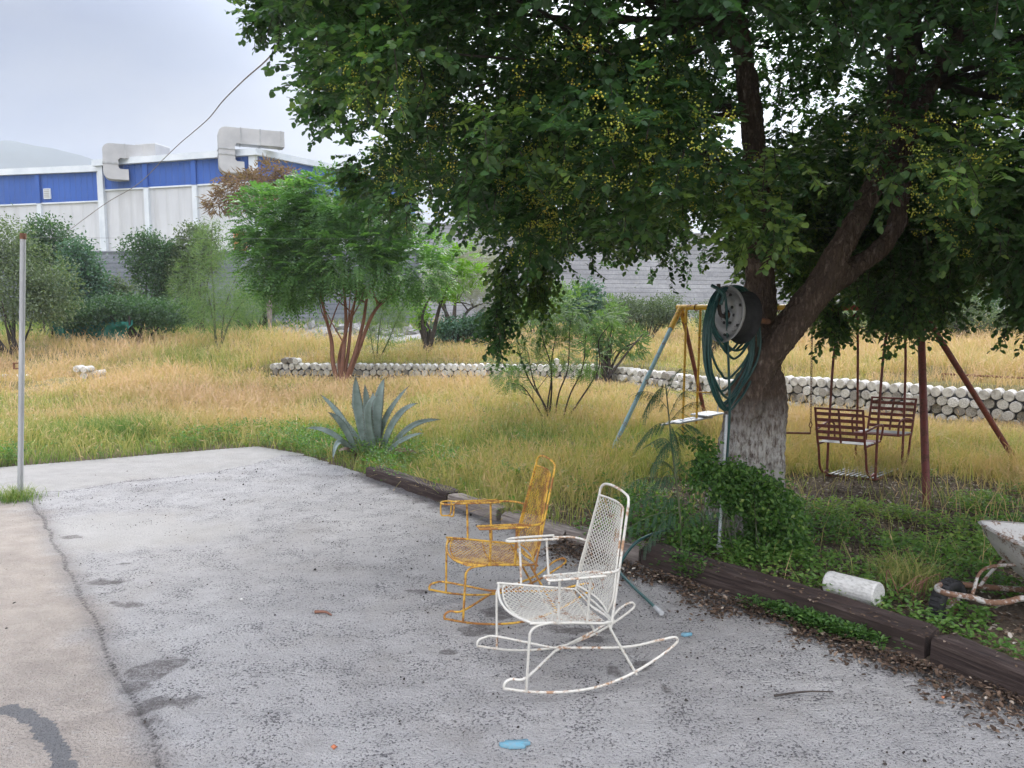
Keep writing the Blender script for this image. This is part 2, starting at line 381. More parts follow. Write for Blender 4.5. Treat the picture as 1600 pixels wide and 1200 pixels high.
M['bark_dark'] = mat_mottled('dark_bark', (.03, .024, .02), (.075, .06, .05), 8, .9, .5, .01)
M['bark_green'] = mat_mottled('green_bark', (.07, .085, .045), (.14, .15, .08), 8, .8, .3, .01)
M['twig'] = mat_mottled('grey_twig', (.16, .14, .12), (.28, .25, .22), 8, .9, .3, .01)
def m_tie(name, a, b, c3):
    m, t, o = newmat(name); v = objco(t, (.35, 6, 6)); n = noise(t, 7, 7, .7, v, .4); n2 = noise(t, 2.3, 4, .6, objco(t, (1, 2, 2)))
    c = ramp(t, [(.3, a), (.52, b), (.72, c3)]); t.links.new(n.outputs[0], c.inputs[0])
    cc = mixc(t, mrange(t, n2.outputs[0], .42, .68), c.outputs[0], mixc(t, .55, c.outputs[0], (.028, .018, .014)))
    pbsdf(t, o, cc, .85, 0, n.outputs[0], 1.0, .012, spec=.3); return m
M['tie'] = m_tie('railway_tie', (.018, .013, .012), (.055, .038, .033), (.125, .098, .085))
M['tie_pale'] = m_tie('worn_tie', (.10, .08, .07), (.25, .215, .19), (.40, .36, .33))

# foliage
M['leaf_main'] = mat_leaf('broad_leaf', [(0, (.030, .066, .028)), (.5, (.050, .108, .044)), (.8, (.105, .175, .062)), (1, (.19, .27, .07))], .42, .40, .5)
M['berry'] = mat_leaf('yellow_berry', [(0, (.28, .36, .06)), (.6, (.48, .46, .06)), (1, (.62, .42, .04))], .15, .4)
M['leaf_bright'] = mat_leaf('bright_leaf', [(0, (.045, .10, .035)), (.5, (.085, .175, .055)), (1, (.18, .31, .09))], .42, .45)
M['leaf_lime'] = mat_leaf('lime_leaf', [(0, (.07, .15, .02)), (1, (.22, .36, .05))], .45, .45)
M['leaf_grey'] = mat_leaf('grey_green_leaf', [(0, (.065, .09, .05)), (.6, (.13, .17, .09)), (1, (.23, .27, .16))], .3, .6)
M['leaf_dark'] = mat_leaf('dark_leaf', [(0, (.03, .065, .028)), (.6, (.055, .115, .045)), (1, (.10, .18, .06))], .3, .5)
M['leaf_mesquite'] = mat_leaf('feather_leaf', [(0, (.07, .12, .045)), (.6, (.12, .19, .07)), (1, (.20, .27, .11))], .4, .6)
M['leaf_blue'] = mat_leaf('blue_leaf', [(0, (.04, .09, .06)), (1, (.09, .17, .11))], .3, .5)
M['leaf_brown'] = mat_leaf('dead_leaf', [(0, (.10, .055, .035)), (.6, (.20, .12, .08)), (1, (.30, .20, .13))], .3, .8)
M['leaf_silver'] = mat_leaf('silver_leaf', [(0, (.17, .17, .14)), (1, (.34, .33, .29))], .3, .8)
M['weed'] = mat_leaf('weed_leaf', [(0, (.035, .085, .022)), (.5, (.085, .18, .04)), (.85, (.17, .28, .065)), (1, (.28, .35, .10))], .4, .5)
M['grass'] = mat_leaf('grass_blades', [(0, (.095, .19, .045)), (.25, (.22, .29, .075)), (.5, (.42, .385, .15)), (.72, (.54, .40, .21)), (.88, (.60, .405, .235)), (1, (.64, .43, .285))], .30, .7, .2, 1.0)
M['litter'] = mat_leaf('fallen_leaves', [(0, (.035, .024, .018)), (.4, (.085, .055, .038)), (.7, (.19, .13, .09)), (.86, (.36, .30, .24)), (1, (.52, .48, .43))], .1, .85, .2)
M['debris'] = mat_leaf('dark_crumbs', [(0, (.025, .022, .02)), (1, (.075, .062, .052))], .02, .9, .2)

def set_attr(o, name, vals):
    a = o.data.attributes.new(name, 'FLOAT', 'POINT'); a.data.foreach_set('value', np.asarray(vals, np.float32))

# ------------------------------------------------------------------ layout lines (metres, worked out from the picture)
TIE = [G(572, 744), G(699, 790), G(882, 848), G(1002, 882), G(1452, 1036), G(1700, 1132), G(2300, 1420)]
TIE2 = [(p[0], p[1]) for p in TIE]
RW = [G(424, 594), G(930, 597), G(1200, 635), G(1620, 672), G(1900, 700)]
RW2 = [(p[0], p[1]) for p in RW]
CORN = G(400, 700); LEFTE = G(0, 732)
e = (LEFTE-CORN); e /= np.linalg.norm(e)
PADPOLY = [(-14, -4), tuple((CORN+e*12)[:2]), tuple(CORN[:2]), tuple(G(470, 712)[:2])] + TIE2[:] + [(TIE2[-1][0]+.3, -4)]
def beyond_rw(x, y):
    """signed distance behind the retaining line (positive = uphill)"""
    d = polydist(x, y, RW2, False); yl = np.interp(x, [p[0] for p in RW2], [p[1] for p in RW2]); return np.where(y > yl, d, -d)
def terrain(x, y):
    x = np.asarray(x, float); y = np.asarray(y, float)
    b = beyond_rw(x, y); lip = np.interp(x, [p[0] for p in RW2], [.32, .36, .44, .52, .55])
    right = sstep(.20, .5, b)*lip
    left = sstep(18.3, 25, y)*.45
    w = sstep(RW2[0][0]-1.6, RW2[0][0]+.1, x)
    z = left*(1-w)+right*w
    z = z + sstep(16, 40, y)*.45*np.where(y < 60, 1, 1)
    z = z + (fbm(x*.35, y*.35, 0, 3)-.5)*.16*sstep(9, 14, y)*np.where(np.abs(b) < .8, .1, 1)
    z = z + (fbm(x*.9, y*.9, 0, 4, 3)-.5)*.50*sstep(10, 13, y)*sstep(.3, 1.3, np.abs(b-.2))
    inpad = inpoly(x, y, PADPOLY); dp = polydist(x, y, PADPOLY)
    z = z + np.where(inpad, -.05, .0) + np.where(inpad, 0, .05*sstep(.1, .5, dp))
    z = z + np.where(inpad, 0, 1)*(fbm(x*2.5, y*2.5, 0, 9)-.5)*.05
    return z
def sgrid(lo, hi, fine, n_out):
    """coordinates: fine spacing in [lo,hi], growing outside out to 2500 m"""
    mid = np.arange(lo, hi+fine/2, fine); g = fine*np.cumsum(1.16**np.arange(1, n_out)); g = g[g < 690]
    return np.concatenate([lo-g[::-1], mid, hi+g])
gx = sgrid(-14, 14, .14, 80); gy = sgrid(1, 24, .12, 80); gy = gy[gy > -60]
GX, GY = np.meshgrid(gx, gy); gz = terrain(GX, GY)
nx, ny = len(gx), len(gy); i = np.arange(ny-1)[:, None]; j = np.arange(nx-1)[None]
GF = np.stack([i*nx+j, i*nx+j+1, (i+1)*nx+j+1, (i+1)*nx+j], -1).reshape(-1, 4)
def bed_mask(x, y):
    """bare, leaf covered soil under the big tree"""
    px, py, d = project(np.stack([x, y, np.zeros_like(x)], -1))
    cx, cy = G(1420, 850)[:2]; r = np.hypot((x-cx)/2.9, (y-cy)/2.25)
    return sstep(1.12, .82, r + (fbm(x*1.3, y*1.3, 0, 21)-.5)*.5)
def rubble_mask(x, y):
    r = np.hypot((x+4.2)/5.5, (y-30)/3.2); return sstep(1.1, .8, r+(fbm(x*.5, y*.5, 0, 5)-.5)*.5)
def m_ground():
    m, t, o = newmat('soil_and_straw'); v = objco(t); n = noise(t, 3, 8, .65, v); n2 = noise(t, 60, 5, .7, v); n3 = noise(t, .6, 4, .5, v)
    soil = ramp(t, [(.3, (.07, .055, .042)), (.6, (.15, .115, .085)), (.8, (.25, .20, .15))]); t.links.new(n2.outputs[0], soil.inputs[0])
    straw = ramp(t, [(.3, (.10, .10, .04)), (.55, (.22, .19, .085)), (.8, (.33, .27, .13))]); t.links.new(mth(t, 'ADD', mth(t, 'MULTIPLY', n2.outputs[0], .5), mth(t, 'MULTIPLY', n.outputs[0], .5)), straw.inputs[0])
    grey = ramp(t, [(.3, (.25, .24, .22)), (.7, (.42, .41, .39))]); t.links.new(n.outputs[0], grey.inputs[0])
    c = mixc(t, attr(t, 'bed'), straw.outputs[0], soil.outputs[0]); c = mixc(t, attr(t, 'rubble'), c, grey.outputs[0])
    pbsdf(t, o, c, .95, 0, n2.outputs[0], .8, .03, spec=.2); return m
g = MB(); g.add(np.stack([GX, GY, gz], -1).reshape(-1, 3), GF); ground = g.build('ground', m_ground()); tag(ground, kind='structure')
set_attr(ground, 'bed', np.maximum(bed_mask(GX, GY), sstep(.45, .0, polydist(GX, GY, PADPOLY))).ravel()); set_attr(ground, 'rubble', rubble_mask(GX, GY).ravel())

# ------------------------------------------------------------------ concrete pad
CRACK = [G(40, 775)[:2], G(62, 805)[:2], G(100, 868)[:2], G(128, 935)[:2], G(165, 1000)[:2], G(195, 1070)[:2], G(232, 1150)[:2], G(262, 1240)[:2], G(290, 1400)[:2], (-.55, 0), (-.5, -4)]
ARC = [G(-400, 900)[:2], G(30, 772)[:2], G(110, 766)[:2], G(200, 752)[:2], G(300, 742)[:2], G(390, 728)[:2], G(440, 712)[:2]]
px0, px1, py0, py1, st = -9.5, 3.6, 1.2, 10.6, .025
ax = np.arange(px0, px1, st); ay = np.arange(py0, py1, st)
xx = np.concatenate([[-14], ax, [6.0]]); yy = np.concatenate([[-4, -2, 0, .6], ay])
AX, AY = np.meshgrid(xx, yy); ins = inpoly(AX, AY, PADPOLY)
dpad = polydist(AX, AY, PADPOLY)
nx, ny = len(xx), len(yy); i = np.arange(ny-1)[:, None]; j = np.arange(nx-1)[None]
F = np.stack([i*nx+j, i*nx+j+1, (i+1)*nx+j+1, (i+1)*nx+j], -1).reshape(-1, 4)
okc = (ins | (dpad < .06)).ravel(); F = F[okc[F].all(1)]
wob = (fbm(AX*3, AY*3, 0, 31)-.5)*.10
cx_ = np.interp(AY, [p[1] for p in CRACK][::-1], [p[0] for p in CRACK][::-1])
side = (AX+wob) - cx_
dcr = polydist(AX+wob*.6, AY+wob*.5, CRACK, False)
arcy = np.interp(AX, [p[0] for p in ARC], [p[1] for p in ARC]); farside = AY-arcy+wob*1.2
pink = sstep(.10, -.25, side + (fbm(AX*2, AY*2, 0, 33)-.5)*.7)*sstep(.1, -.1, farside)
pale = sstep(-.02, .05, farside)
smoothp = sstep(.9, .5, np.hypot((AX-G(200, 830)[0])/1.1, (AY-G(200, 830)[1])/.75)+(fbm(AX*2.2, AY*2.2, 0, 35)-.5)*.6)
def blob(px, py, rx, ry, s, soft=.35, amp=1.1, ang=0):
    c = G(px, py); dx, dy = AX-c[0], AY-c[1]; ca, sa = math.cos(ang), math.sin(ang)
    u, v = dx*ca+dy*sa, -dx*sa+dy*ca
    return sstep(1+soft, 1-soft, np.hypot(u/rx, v/ry)+(fbm(AX*9, AY*9, 0, s)-.5)*2*amp)
stain = np.zeros_like(AX)
for a in [(240, 1050, .10, .17, 1), (245, 1100, .14, .10, 2), (235, 1130, .10, .06, 3), (205, 945, .16, .06, 4), (165, 908, .12, .05, 5), (110, 840, .12, .05, 6), (200, 880, .10, .04, 7),
          (1040, 1075, .03, .07, 8), (965, 1055, .05, .10, 9), (1000, 1040, .06, .06, 10), (905, 985, .16, .05, 11), (860, 975, .10, .05, 12), (790, 960, .14, .08, 13), (735, 985, .16, .07, 14),
          (655, 925, .12, .03, 15), (700, 1020, .05, .04, 16), (920, 1000, .10, .05, 17), (505, 957, .05, .015, 18), (1280, 1135, .18, .07, 19), (1150, 1040, .25, .10, 20), (400, 1010, .3, .1, 22),
          (560, 880, .3, .06, 23), (620, 1000, .3, .1, 24), (990, 935, .25, .1, 25), (1130, 985, .2, .12, 26), (450, 1060, .3, .08, 27), (850, 1050, .2, .06, 28)]:
    stain = np.maximum(stain, blob(*a)*(.85 if a[4] < 19 else .25))
edge = sstep(.45, .02, polydist(AX, AY, TIE2, False)+(fbm(AX*6, AY*6, 0, 41)-.5)*.35); stain = np.maximum(stain, edge*.9)
_gl = [G(12, 1108)[:2], G(40, 1118)[:2], G(68, 1140)[:2], G(88, 1170)[:2], G(104, 1215)[:2]]; greypatch = sstep(.052, .022, polydist(AX, AY, _gl, False)-.02*sstep(2.95, 2.6, AY)+(fbm(AX*14, AY*30, 0, 50)-.5)*.05)
rough = np.clip(1-pink*.75-pale*.9-smoothp*.8, .08, 1)
h = (fbm(AX*2.2, AY*9, 0, 51, 4)-.5)*.020*rough + (fbm(AX*14, AY*26, 0, 52, 3)-.5)*.016*rough + (fbm(AX*.8, AY*.8, 0, 53)-.5)*.02
h = h - .012*sstep(.03, 0, dcr) + .012*pale - .008*sstep(.05, 0, np.abs(farside))
def m_pad():
    m, t, o = newmat('rough_concrete'); v = objco(t); vs = objco(t, (.8, 1.15, 1))
    n1 = noise(t, 5, 8, .7, vs, .3); n2 = noise(t, 26, 7, .74, vs, .4); n3 = noise(t, 95, 4, .65, v); nb = noise(t, .9, 4, .5, v)
    nb2 = noise(t, 2.2, 5, .6, v)
    base = ramp(t, [(.28, (.39, .375, .36)), (.5, (.56, .54, .52)), (.72, (.72, .70, .67))]); t.links.new(mth(t, 'ADD', mth(t, 'MULTIPLY', n1.outputs[0], .5), mth(t, 'MULTIPLY', nb.outputs[0], .5)), base.inputs[0])
    pinkc = ramp(t, [(.3, (.34, .295, .25)), (.6, (.46, .40, .34)), (.8, (.53, .47, .405))]); t.links.new(n1.outputs[0], pinkc.inputs[0])
    palec = ramp(t, [(.3, (.38, .36, .33)), (.7, (.48, .46, .425))]); t.links.new(n1.outputs[0], palec.inputs[0])
    c = mixc(t, mth(t, 'MULTIPLY', attr(t, 'smooth'), .55), base.outputs[0], (.42, .40, .36)); c = mixc(t, attr(t, 'pink'), c, pinkc.outputs[0]); c = mixc(t, attr(t, 'pale'), c, palec.outputs[0])
    # tan dust drifts
    c = mixc(t, mth(t, 'MULTIPLY', mrange(t, nb2.outputs[0], .5, .72), .35), c, (.40, .36, .31))
    nf = noise(t, 80, 3, .55, v, .3); nc = noise(t, 4.5, 5, .6, v); ng = noise(t, 210, 3, .6, v)
    grain = mixc(t, mth(t, 'MULTIPLY', mrange(t, ng.outputs[0], .56, .42), mth(t, 'ADD', mth(t, 'MULTIPLY', attr(t, 'rough'), .42), .10)), c, mixc(t, .5, c, (.10, .10, .10)))
    pit_shade = mth(t, 'MULTIPLY', mrange(t, mth(t, 'ADD', nf.outputs[0], mth(t, 'MULTIPLY', nc.outputs[0], .45)), .665, .585), attr(t, 'rough')); c = mixc(t, mth(t, 'MULTIPLY', pit_shade, .8), grain, (.085, .083, .085))  # shadow in the small pits is painted into the concrete colour
    lt_ = mth(t, 'MULTIPLY', mrange(t, n2.outputs[0], .58, .68), .35); c = mixc(t, lt_, c, (.60, .58, .55))
    rag = mth(t, 'MULTIPLY', mth(t, 'SUBTRACT', mth(t, 'ADD', mth(t, 'MULTIPLY', nf.outputs[0], .5), mth(t, 'MULTIPLY', n2.outputs[0], .5)), .5), 2.6)
    c = mixc(t, mth(t, 'MULTIPLY', mrange(t, mth(t, 'ADD', attr(t, 'greyp'), mth(t, 'MULTIPLY', rag, .4)), .40, .55), .85), c, (.145, .15, .155))
    c = mixc(t, mth(t, 'MULTIPLY', mrange(t, mth(t, 'ADD', attr(t, 'stain'), rag), .46, .95), .72), c, (.075, .062, .055))
    c = mixc(t, mth(t, 'MULTIPLY', mrange(t, mth(t, 'ADD', attr(t, 'dcr'), mth(t, 'MULTIPLY', rag, .03)), .020, .002), .85), c, (.05, .045, .042))
    c = mixc(t, mth(t, 'MULTIPLY', mrange(t, mth(t, 'ADD', attr(t, 'dcr'), mth(t, 'MULTIPLY', rag, .06)), .12, .03), .30), c, (.13, .12, .115))
    c = mixc(t, mth(t, 'MULTIPLY', mrange(t, mth(t, 'ADD', attr(t, 'darc'), mth(t, 'MULTIPLY', rag, .03)), .022, .004), .55), c, (.12, .11, .105))
    hh = mth(t, 'ADD', mth(t, 'MULTIPLY', n2.outputs[0], .8), mth(t, 'MULTIPLY', n3.outputs[0], .35)); hh = mth(t, 'MULTIPLY', hh, mth(t, 'ADD', attr(t, 'rough'), .15))
    hh = mth(t, 'ADD', hh, mth(t, 'MULTIPLY', nf.outputs[0], .9)); pbsdf(t, o, c, .92, 0, hh, 1.0, .04, spec=.25); return m
g = MB(); g.add(np.stack([AX, AY, h], -1).reshape(-1, 3), F); pad = g.build('concrete_pad', m_pad()); tag(pad, kind='structure')
for nm, v_ in (('pink', pink), ('pale', pale), ('smooth', smoothp), ('rough', rough), ('stain', stain), ('greyp', np.clip(greypatch, 0, 1)), ('dcr', np.where(AY < arcy+.1, np.minimum(dcr, .2), .2)), ('darc', np.clip(np.abs(farside), 0, .2))): set_attr(pad, nm, v_.ravel())
def padz(x, y): return .012

# splashes of blue paint on the concrete
m_blue = mat_mottled('blue_paint', (.17, .28, .33), (.12, .31, .40), 60, .8, .6, .004)
for px, py, rx, ry, sd_, lb in ((806, 1161, .062, .024, 1, 'larger splash of dried blue paint on the concrete in front of the white chair'), (1073, 990, .024, .012, 2, 'small splash of dried blue paint on the concrete right of the white chair')):
    c = G(px, py, .014); a = np.linspace(0, 2*math.pi, 60, endpoint=False)
    rr = 1+(fbm(np.cos(a)*2.2+5*sd_, np.sin(a)*2.2, 0, sd_, 4)-.5)*1.1
    ring = np.stack([rx*rr*np.cos(a)+ry*.5*np.sin(a), ry*rr*np.sin(a), np.zeros(60)], 1)
    b = MB(); b.add(np.vstack([ring+[0, 0, .003], ring-[0, 0, .012], [[0, 0, .004]]]), [(k, 60+k, 60+(k+1) % 60, (k+1) % 60) for k in range(60)]+[(k, (k+1) % 60, 120) for k in range(60)])
    o = b.build('paint_splash', m_blue); o.location = tuple(c); tag(o, lb, 'paint splash')

# ------------------------------------------------------------------ railway ties along the pad
def tie(a, b, w, hgt, mat, label, s, z0=0.0, off=0.0):
    w *= .84; hgt *= .86
    a = np.array(a[:2]); b = np.array(b[:2]); Ln = np.linalg.norm(b-a); d = (b-a)/Ln; n_ = np.array([-d[1], d[0]])
    if n_ @ np.array([1, 1]) < 0: n_ = -n_
    nu = max(8, int(Ln/.03)); us = np.linspace(0, Ln, nu); prof = []
    r = .018
    for (y, z) in ((0, -.05), (0, hgt*.5), (0, hgt-r), (r*.4, hgt-r*.3), (r*1.2, hgt), (w*.35, hgt+.003), (w*.6, hgt-.003), (w-r, hgt), (w-r*.3, hgt-r*.5), (w, hgt-r*1.5), (w, -.05)): prof.append((y, z))
    prof = np.array(prof); m_ = len(prof)
    U = np.repeat(us[:, None], m_, 1); Yl = np.repeat(prof[None, :, 0], nu, 0).copy(); Zl = np.repeat(prof[None, :, 1], nu, 0).copy()
    wear = (fbm(U*3, Yl*14+s*9, Zl*14, s, 5)-.5); Yl += wear*.022; Zl += np.where(Zl > 0, (fbm(U*2.2, Yl*25+s*5, 0, s+3, 5)-.5)*.028, 0)
    gr = sstep(.62, .75, vnoise(U*.9, Yl*55, Zl*20, s+8)); Zl -= np.where(Zl > hgt*.8, gr*.012, 0)
    endr = np.minimum(U, Ln-U); sh = sstep(.0, .03, endr); Zl = Zl*(0.92+.08*sh)
    V = np.stack([U-Ln/2, Yl, Zl], -1).reshape(-1, 3)
    i = np.arange(nu-1)[:, None]; j = np.arange(m_-1)[None]
    F = np.stack([i*m_+j, (i+1)*m_+j, (i+1)*m_+j+1, i*m_+j+1], -1).reshape(-1, 4)
    g = MB(); g.add(V, F); g.add(V[:m_], [tuple(range(m_))]); g.add(V[-m_:], [tuple(range(m_))[::-1]])
    o = g.build('railway_tie', mat, None, False); mid = (a+b)/2
    o.location = (mid[0]+n_[0]*off, mid[1]+n_[1]*off, z0); o.rotation_euler = (0, 0, math.atan2(d[1], d[0]))
    tag(o, label, 'railway tie', 'old railway ties edging the concrete'); return o
def lerp(a, b, t): return a+(b-a)*t
tie(TIE[0], lerp(TIE[0], TIE[1], .985), .2, .13, M['tie'], 'farthest dark railway tie, starting beside the agave', 1)
tie(lerp(TIE[1], TIE[2], .0), lerp(TIE[1], TIE[2], .46), .2, .125, M['tie_pale'], 'pale worn railway tie just behind the armrest of the yellow chair', 2)
tie(lerp(TIE[1], TIE[2], .50), lerp(TIE[1], TIE[2], .99), .2, .10, M['tie_pale'], 'low split railway tie behind the backrest of the yellow chair', 3)
tie(lerp(TIE[2], TIE[3], .02), lerp(TIE[2], TIE[3], .97), .2, .13, M['tie_pale'], 'short greyish railway tie behind the backrest of the white chair', 4)
tie(TIE[3], lerp(TIE[3], TIE[4], .985), .21, .165, M['tie'], 'long dark railway tie in front of the big tree trunk', 5)
tie(lerp(TIE[4], TIE[5], .0), lerp(TIE[5], TIE[6], .4), .21, .165, M['tie'], 'nearest dark railway tie, in front of the wheelbarrow', 6)

# ------------------------------------------------------------------ low wall of stacked concrete test cylinders
def cyl_mesh():
    g = MB(); r, l, b = .5, .5, .03
    lathe(g, [(.002, -l), (r-b*1.2, -l), (r, -l+b), (r, l-b), (r-b*1.2, l), (.002, l)], 22, np.array(Matrix.Rotation(R(90), 4, 'X')))
    return g
_cy = cyl_mesh().build('concrete_cylinder', M['cyl'], None, False); CYLME = _cy.data; bpy.data.objects.remove(_cy)
def cyl_wall(a, b, rows, dia, label, rx=0, extra=(), limit=100):
    a = np.array(a[:2]); b = np.array(b[:2]); Ln = np.linalg.norm(b-a); d = (b-a)/Ln; ang = math.atan2(d[1], d[0]); n_ = np.array([-d[1], d[0]])
    root = empty('retaining_wall', (a[0], a[1], 0), 0, label=label, cat='retaining wall', group='low walls of stacked concrete cylinders')
    items = []
    nc = int(Ln/dia)
    for rr in range(rows):
        for k in range(nc+ (rr % 2 == 0)):
            items.append((rows-rr, (k+.5*(rr % 2)+.25)*dia, (rr+.5)*dia*.885-.02))
    for (u, rr) in extra: items.append((rows+9, u, (rr+.5)*dia*.885-.02))
    items.sort(key=lambda q: -q[0]); stuff = MB(); lim = limit
    for q, (_, u, z) in enumerate(items):
        jx, jz, jn = rng.normal()*.008, rng.normal()*.008, rng.normal()*.035
        sc = (dia*rng.uniform(.84, 1.0), .30*rng.uniform(.95, 1.03), dia*rng.uniform(.93, 1.01))
        p = (d[0]*(u+jx)+n_[0]*(.15+jn), d[1]*(u+jx)+n_[1]*(.15+jn), z+jz)
        az = ang+rng.normal()*.035
        if q < lim:
            o = bpy.data.objects.new('concrete_cylinder', CYLME); col.objects.link(o); o.parent = root
            o.location = p; o.rotation_euler = (rng.normal()*.02, rng.uniform(0, 6.28), az); o.scale = sc
        else:
            c = cyl_mesh(); c.xf(Matrix.LocRotScale(p, None, None) @ Matrix.Rotation(az, 4, 'Z') @ Matrix.Diagonal((*sc, 1))); stuff.join(c)
    if stuff.n: o = stuff.build('concrete_cylinder', M['cyl'], root, False); tag(o, kind='stuff')
    # dark grout core behind the faces: painted gap shade, no daylight between cylinders
    g = MB(); cz = (rows*dia*.885)/2-.09; box(g, ((d*Ln/2+n_*.17)[0], (d*Ln/2+n_*.17)[1], cz), (Ln, .16, rows*dia*.885-.06), rotz(ang)); g.build('gap_shade_core', M['dark'], root)
    return root
cyl_wall(RW[0], RW[1], 3, .160, 'straight far stretch of low cylinder wall running behind the agave', extra=[(.33, 3), (.49, 3), (.65, 3), (7.0, 3)])
cyl_wall(RW[1], RW[2], 3, .158, 'slanting middle stretch of low cylinder wall between the sapling and the big trunk')
cyl_wall(RW[2], RW[4], 4, .163, 'nearest stretch of low cylinder wall behind the rusty red glider swing')
# remnants of the same wall at left
def loose_cyl(px, py, Y, az, label, tiltx=0, s=.16, z=None, mat=None, ln=.3):
    p = P(px, py, Y); o = bpy.data.objects.new('loose_cylinder', CYLME if mat is None else CYLME.copy()); col.objects.link(o)
    if mat: o.data.materials[0] = mat
    o.location = (p[0], p[1], p[2] if z is None else z); o.rotation_euler = (tiltx, 0, az); o.scale = (s, ln, s)
    tag(o, label, 'concrete cylinder', 'loose whitewashed concrete cylinders'); return o
names_l = ['leftmost of the pale concrete cylinders lying in the grass left of the post', 'second pale concrete cylinder from the photo edge, half hidden in dry grass', 'pale concrete cylinder in the grass touching the left side of the metal post', 'pale concrete cylinder in the grass touching the right side of the metal post']
for k, px in enumerate((4, 16, 27, 41)): loose_cyl(px, 590, 18.6, .1*k, names_l[k])
for px, py, lb in ((124, 576, 'upper left cylinder of the small heap in the grass right of the post'), (137, 577, 'upper right cylinder of the small heap in the grass right of the post'),
                   (133, 587, 'lower left cylinder of the small heap in the grass right of the post'), (146, 586, 'middle cylinder of the small heap in the grass right of the post'),
                   (157, 583, 'topmost outer cylinder at the right end of the small grass heap'), (160, 593, 'lowest right cylinder of the small heap in the grass right of the post')): loose_cyl(px, py, 18.4, rng.normal()*.2, lb)
# the clean one lying behind the near tie
c0 = G(1330, 938, .075); o = loose_cyl(0, 0, 5, 0, 'clean white concrete cylinder lying alone against the long dark tie', s=.165, mat=M['wcyl'])
o.location = (c0[0]+.03, c0[1]+.05, .128)
dd = TIE[4]-TIE[3]; o.rotation_euler = (R(-3), 0, math.atan2(dd[1], dd[0])+R(88)); o.scale = (.145, .315, .145)

# ------------------------------------------------------------------ boundary walls far behind
def m_block(name, a, b, line, course=.2, dirt=.5):
    m, t, o = newmat(name); v = objco(t); sx = N(t, 'ShaderNodeSeparateXYZ'); t.links.new(v, sx.inputs[0])
    fr = mth(t, 'FRACT', mth(t, 'DIVIDE', sx.outputs['Z'], course)); j_ = mrange(t, fr, .10, .04)
    n = noise(t, .9, 7, .65, objco(t, (.5, .5, 1.6))); n2 = noise(t, 9, 5, .6, v)
    c = ramp(t, [(.35, a), (.65, b)]); t.links.new(n.outputs[0], c.inputs[0])
    cc = mixc(t, mth(t, 'MULTIPLY', mrange(t, n2.outputs[0], .4, .7), .3), c.outputs[0], line); cc = mixc(t, mth(t, 'MULTIPLY', j_, .75), cc, line)
    pbsdf(t, o, cc, .95, 0, mth(t, 'SUBTRACT', n2.outputs[0], j_), .5, .03); return m
def far_wall(name, pts, htop, thick, mat, label, capm=None, posts=None, base=.2):
    a, b = np.array(pts[0]), np.array(pts[1]); Ln = np.linalg.norm(b-a); ang = math.atan2(*(b-a)[::-1])
    root = empty(name, (*a, base), ang, label=label, cat='wall')
    g = MB(); box(g, (Ln/2, 0, (htop-base)/2-.3), (Ln, thick, htop-base+.6), bev=.01); g.build('wall_panel', mat, root, False)
    g = MB(); box(g, (Ln/2, 0, htop-base+.04), (Ln, thick+.08, .08), bev=.01); g.build('coping', capm or mat, root, False)
    if posts:
        for u in np.arange(0, Ln, posts):
            g = MB(); box(g, (u, 0, (htop-base)/2+.02), (.22, thick+.06, htop-base+.1), bev=.01); g.build('pillar', capm or mat, root, False)
    return root
YL = 36
zt = P(400, 395, YL)[2]
M['blk_dark'] = m_block('dark_block_wall', (.13, .145, .17), (.23, .25, .28), (.06, .07, .085), .21)
M['blk_pale'] = m_block('pale_block_wall', (.27, .275, .295), (.42, .425, .45), (.10, .105, .12), .22)
far_wall('boundary_wall', [(P(-150, 400, YL)[0], YL), (P(655, 400, YL)[0], YL)], zt, .2, M['blk_dark'], 'dark grey block boundary wall below the factory, behind the left trees', posts=3.6, capm=M['blk_dark'])
pr = P(1750, 400, 52)
far_wall('boundary_wall', [(P(655, 400, YL-.4)[0], YL-.4), (pr[0], pr[1])], P(700, 352, YL)[2], .25, M['blk_pale'], 'tall pale grey block wall behind the swings and the big tree', base=.3)
g = MB(); pb = P(375, 395, YL-.1); box(g, (0, 0, .4), (.5, .4, .8), bev=.02); box(g, (0, 0, .83), (.56, .46, .07), bev=.02)
o = g.build('brick_pillar', M['brick'], None, False); o.location = (pb[0], YL, zt+.09); tag(o, 'short orange brick stub standing on top of the dark boundary wall', 'brick pillar')

# ------------------------------------------------------------------ factory
CY = 47.0
C0 = P(403, 395, CY); topC = P(403, 241, CY)[2]
def on_ray(px, C, d):   # distance along d (xy) from C where the line of sight px is met
    k = (px-800)/1200/math.cos(PITCH)*1.0; # approx, refined
    ts = np.linspace(0, 60, 6001); pts = np.array([C[0], C[1], 6.0])+ts[:, None]*np.array([d[0], d[1], 0]); X, _, _ = project(pts); return ts[np.argmin(abs(X-px))]
dL = np.array([-9.9, 2.5]); dL /= np.linalg.norm(dL); dR = np.array([-dL[1]*-1, -dL[0]]); dR = np.array([.245, .97]); dR /= np.linalg.norm(dR)
fac = empty('factory_building', (C0[0], C0[1], 0), 0, label='long white factory hall with a blue upper band and white corner trim', cat='factory')
def hz(px, py, d, C=C0):  # height seen at (px,py) on the wall running along d
    t_ = on_ray(px, C, d); p = np.array([C[0]+d[0]*t_, C[1]+d[1]*t_]); return t_, P(px, py, p[1])[2]
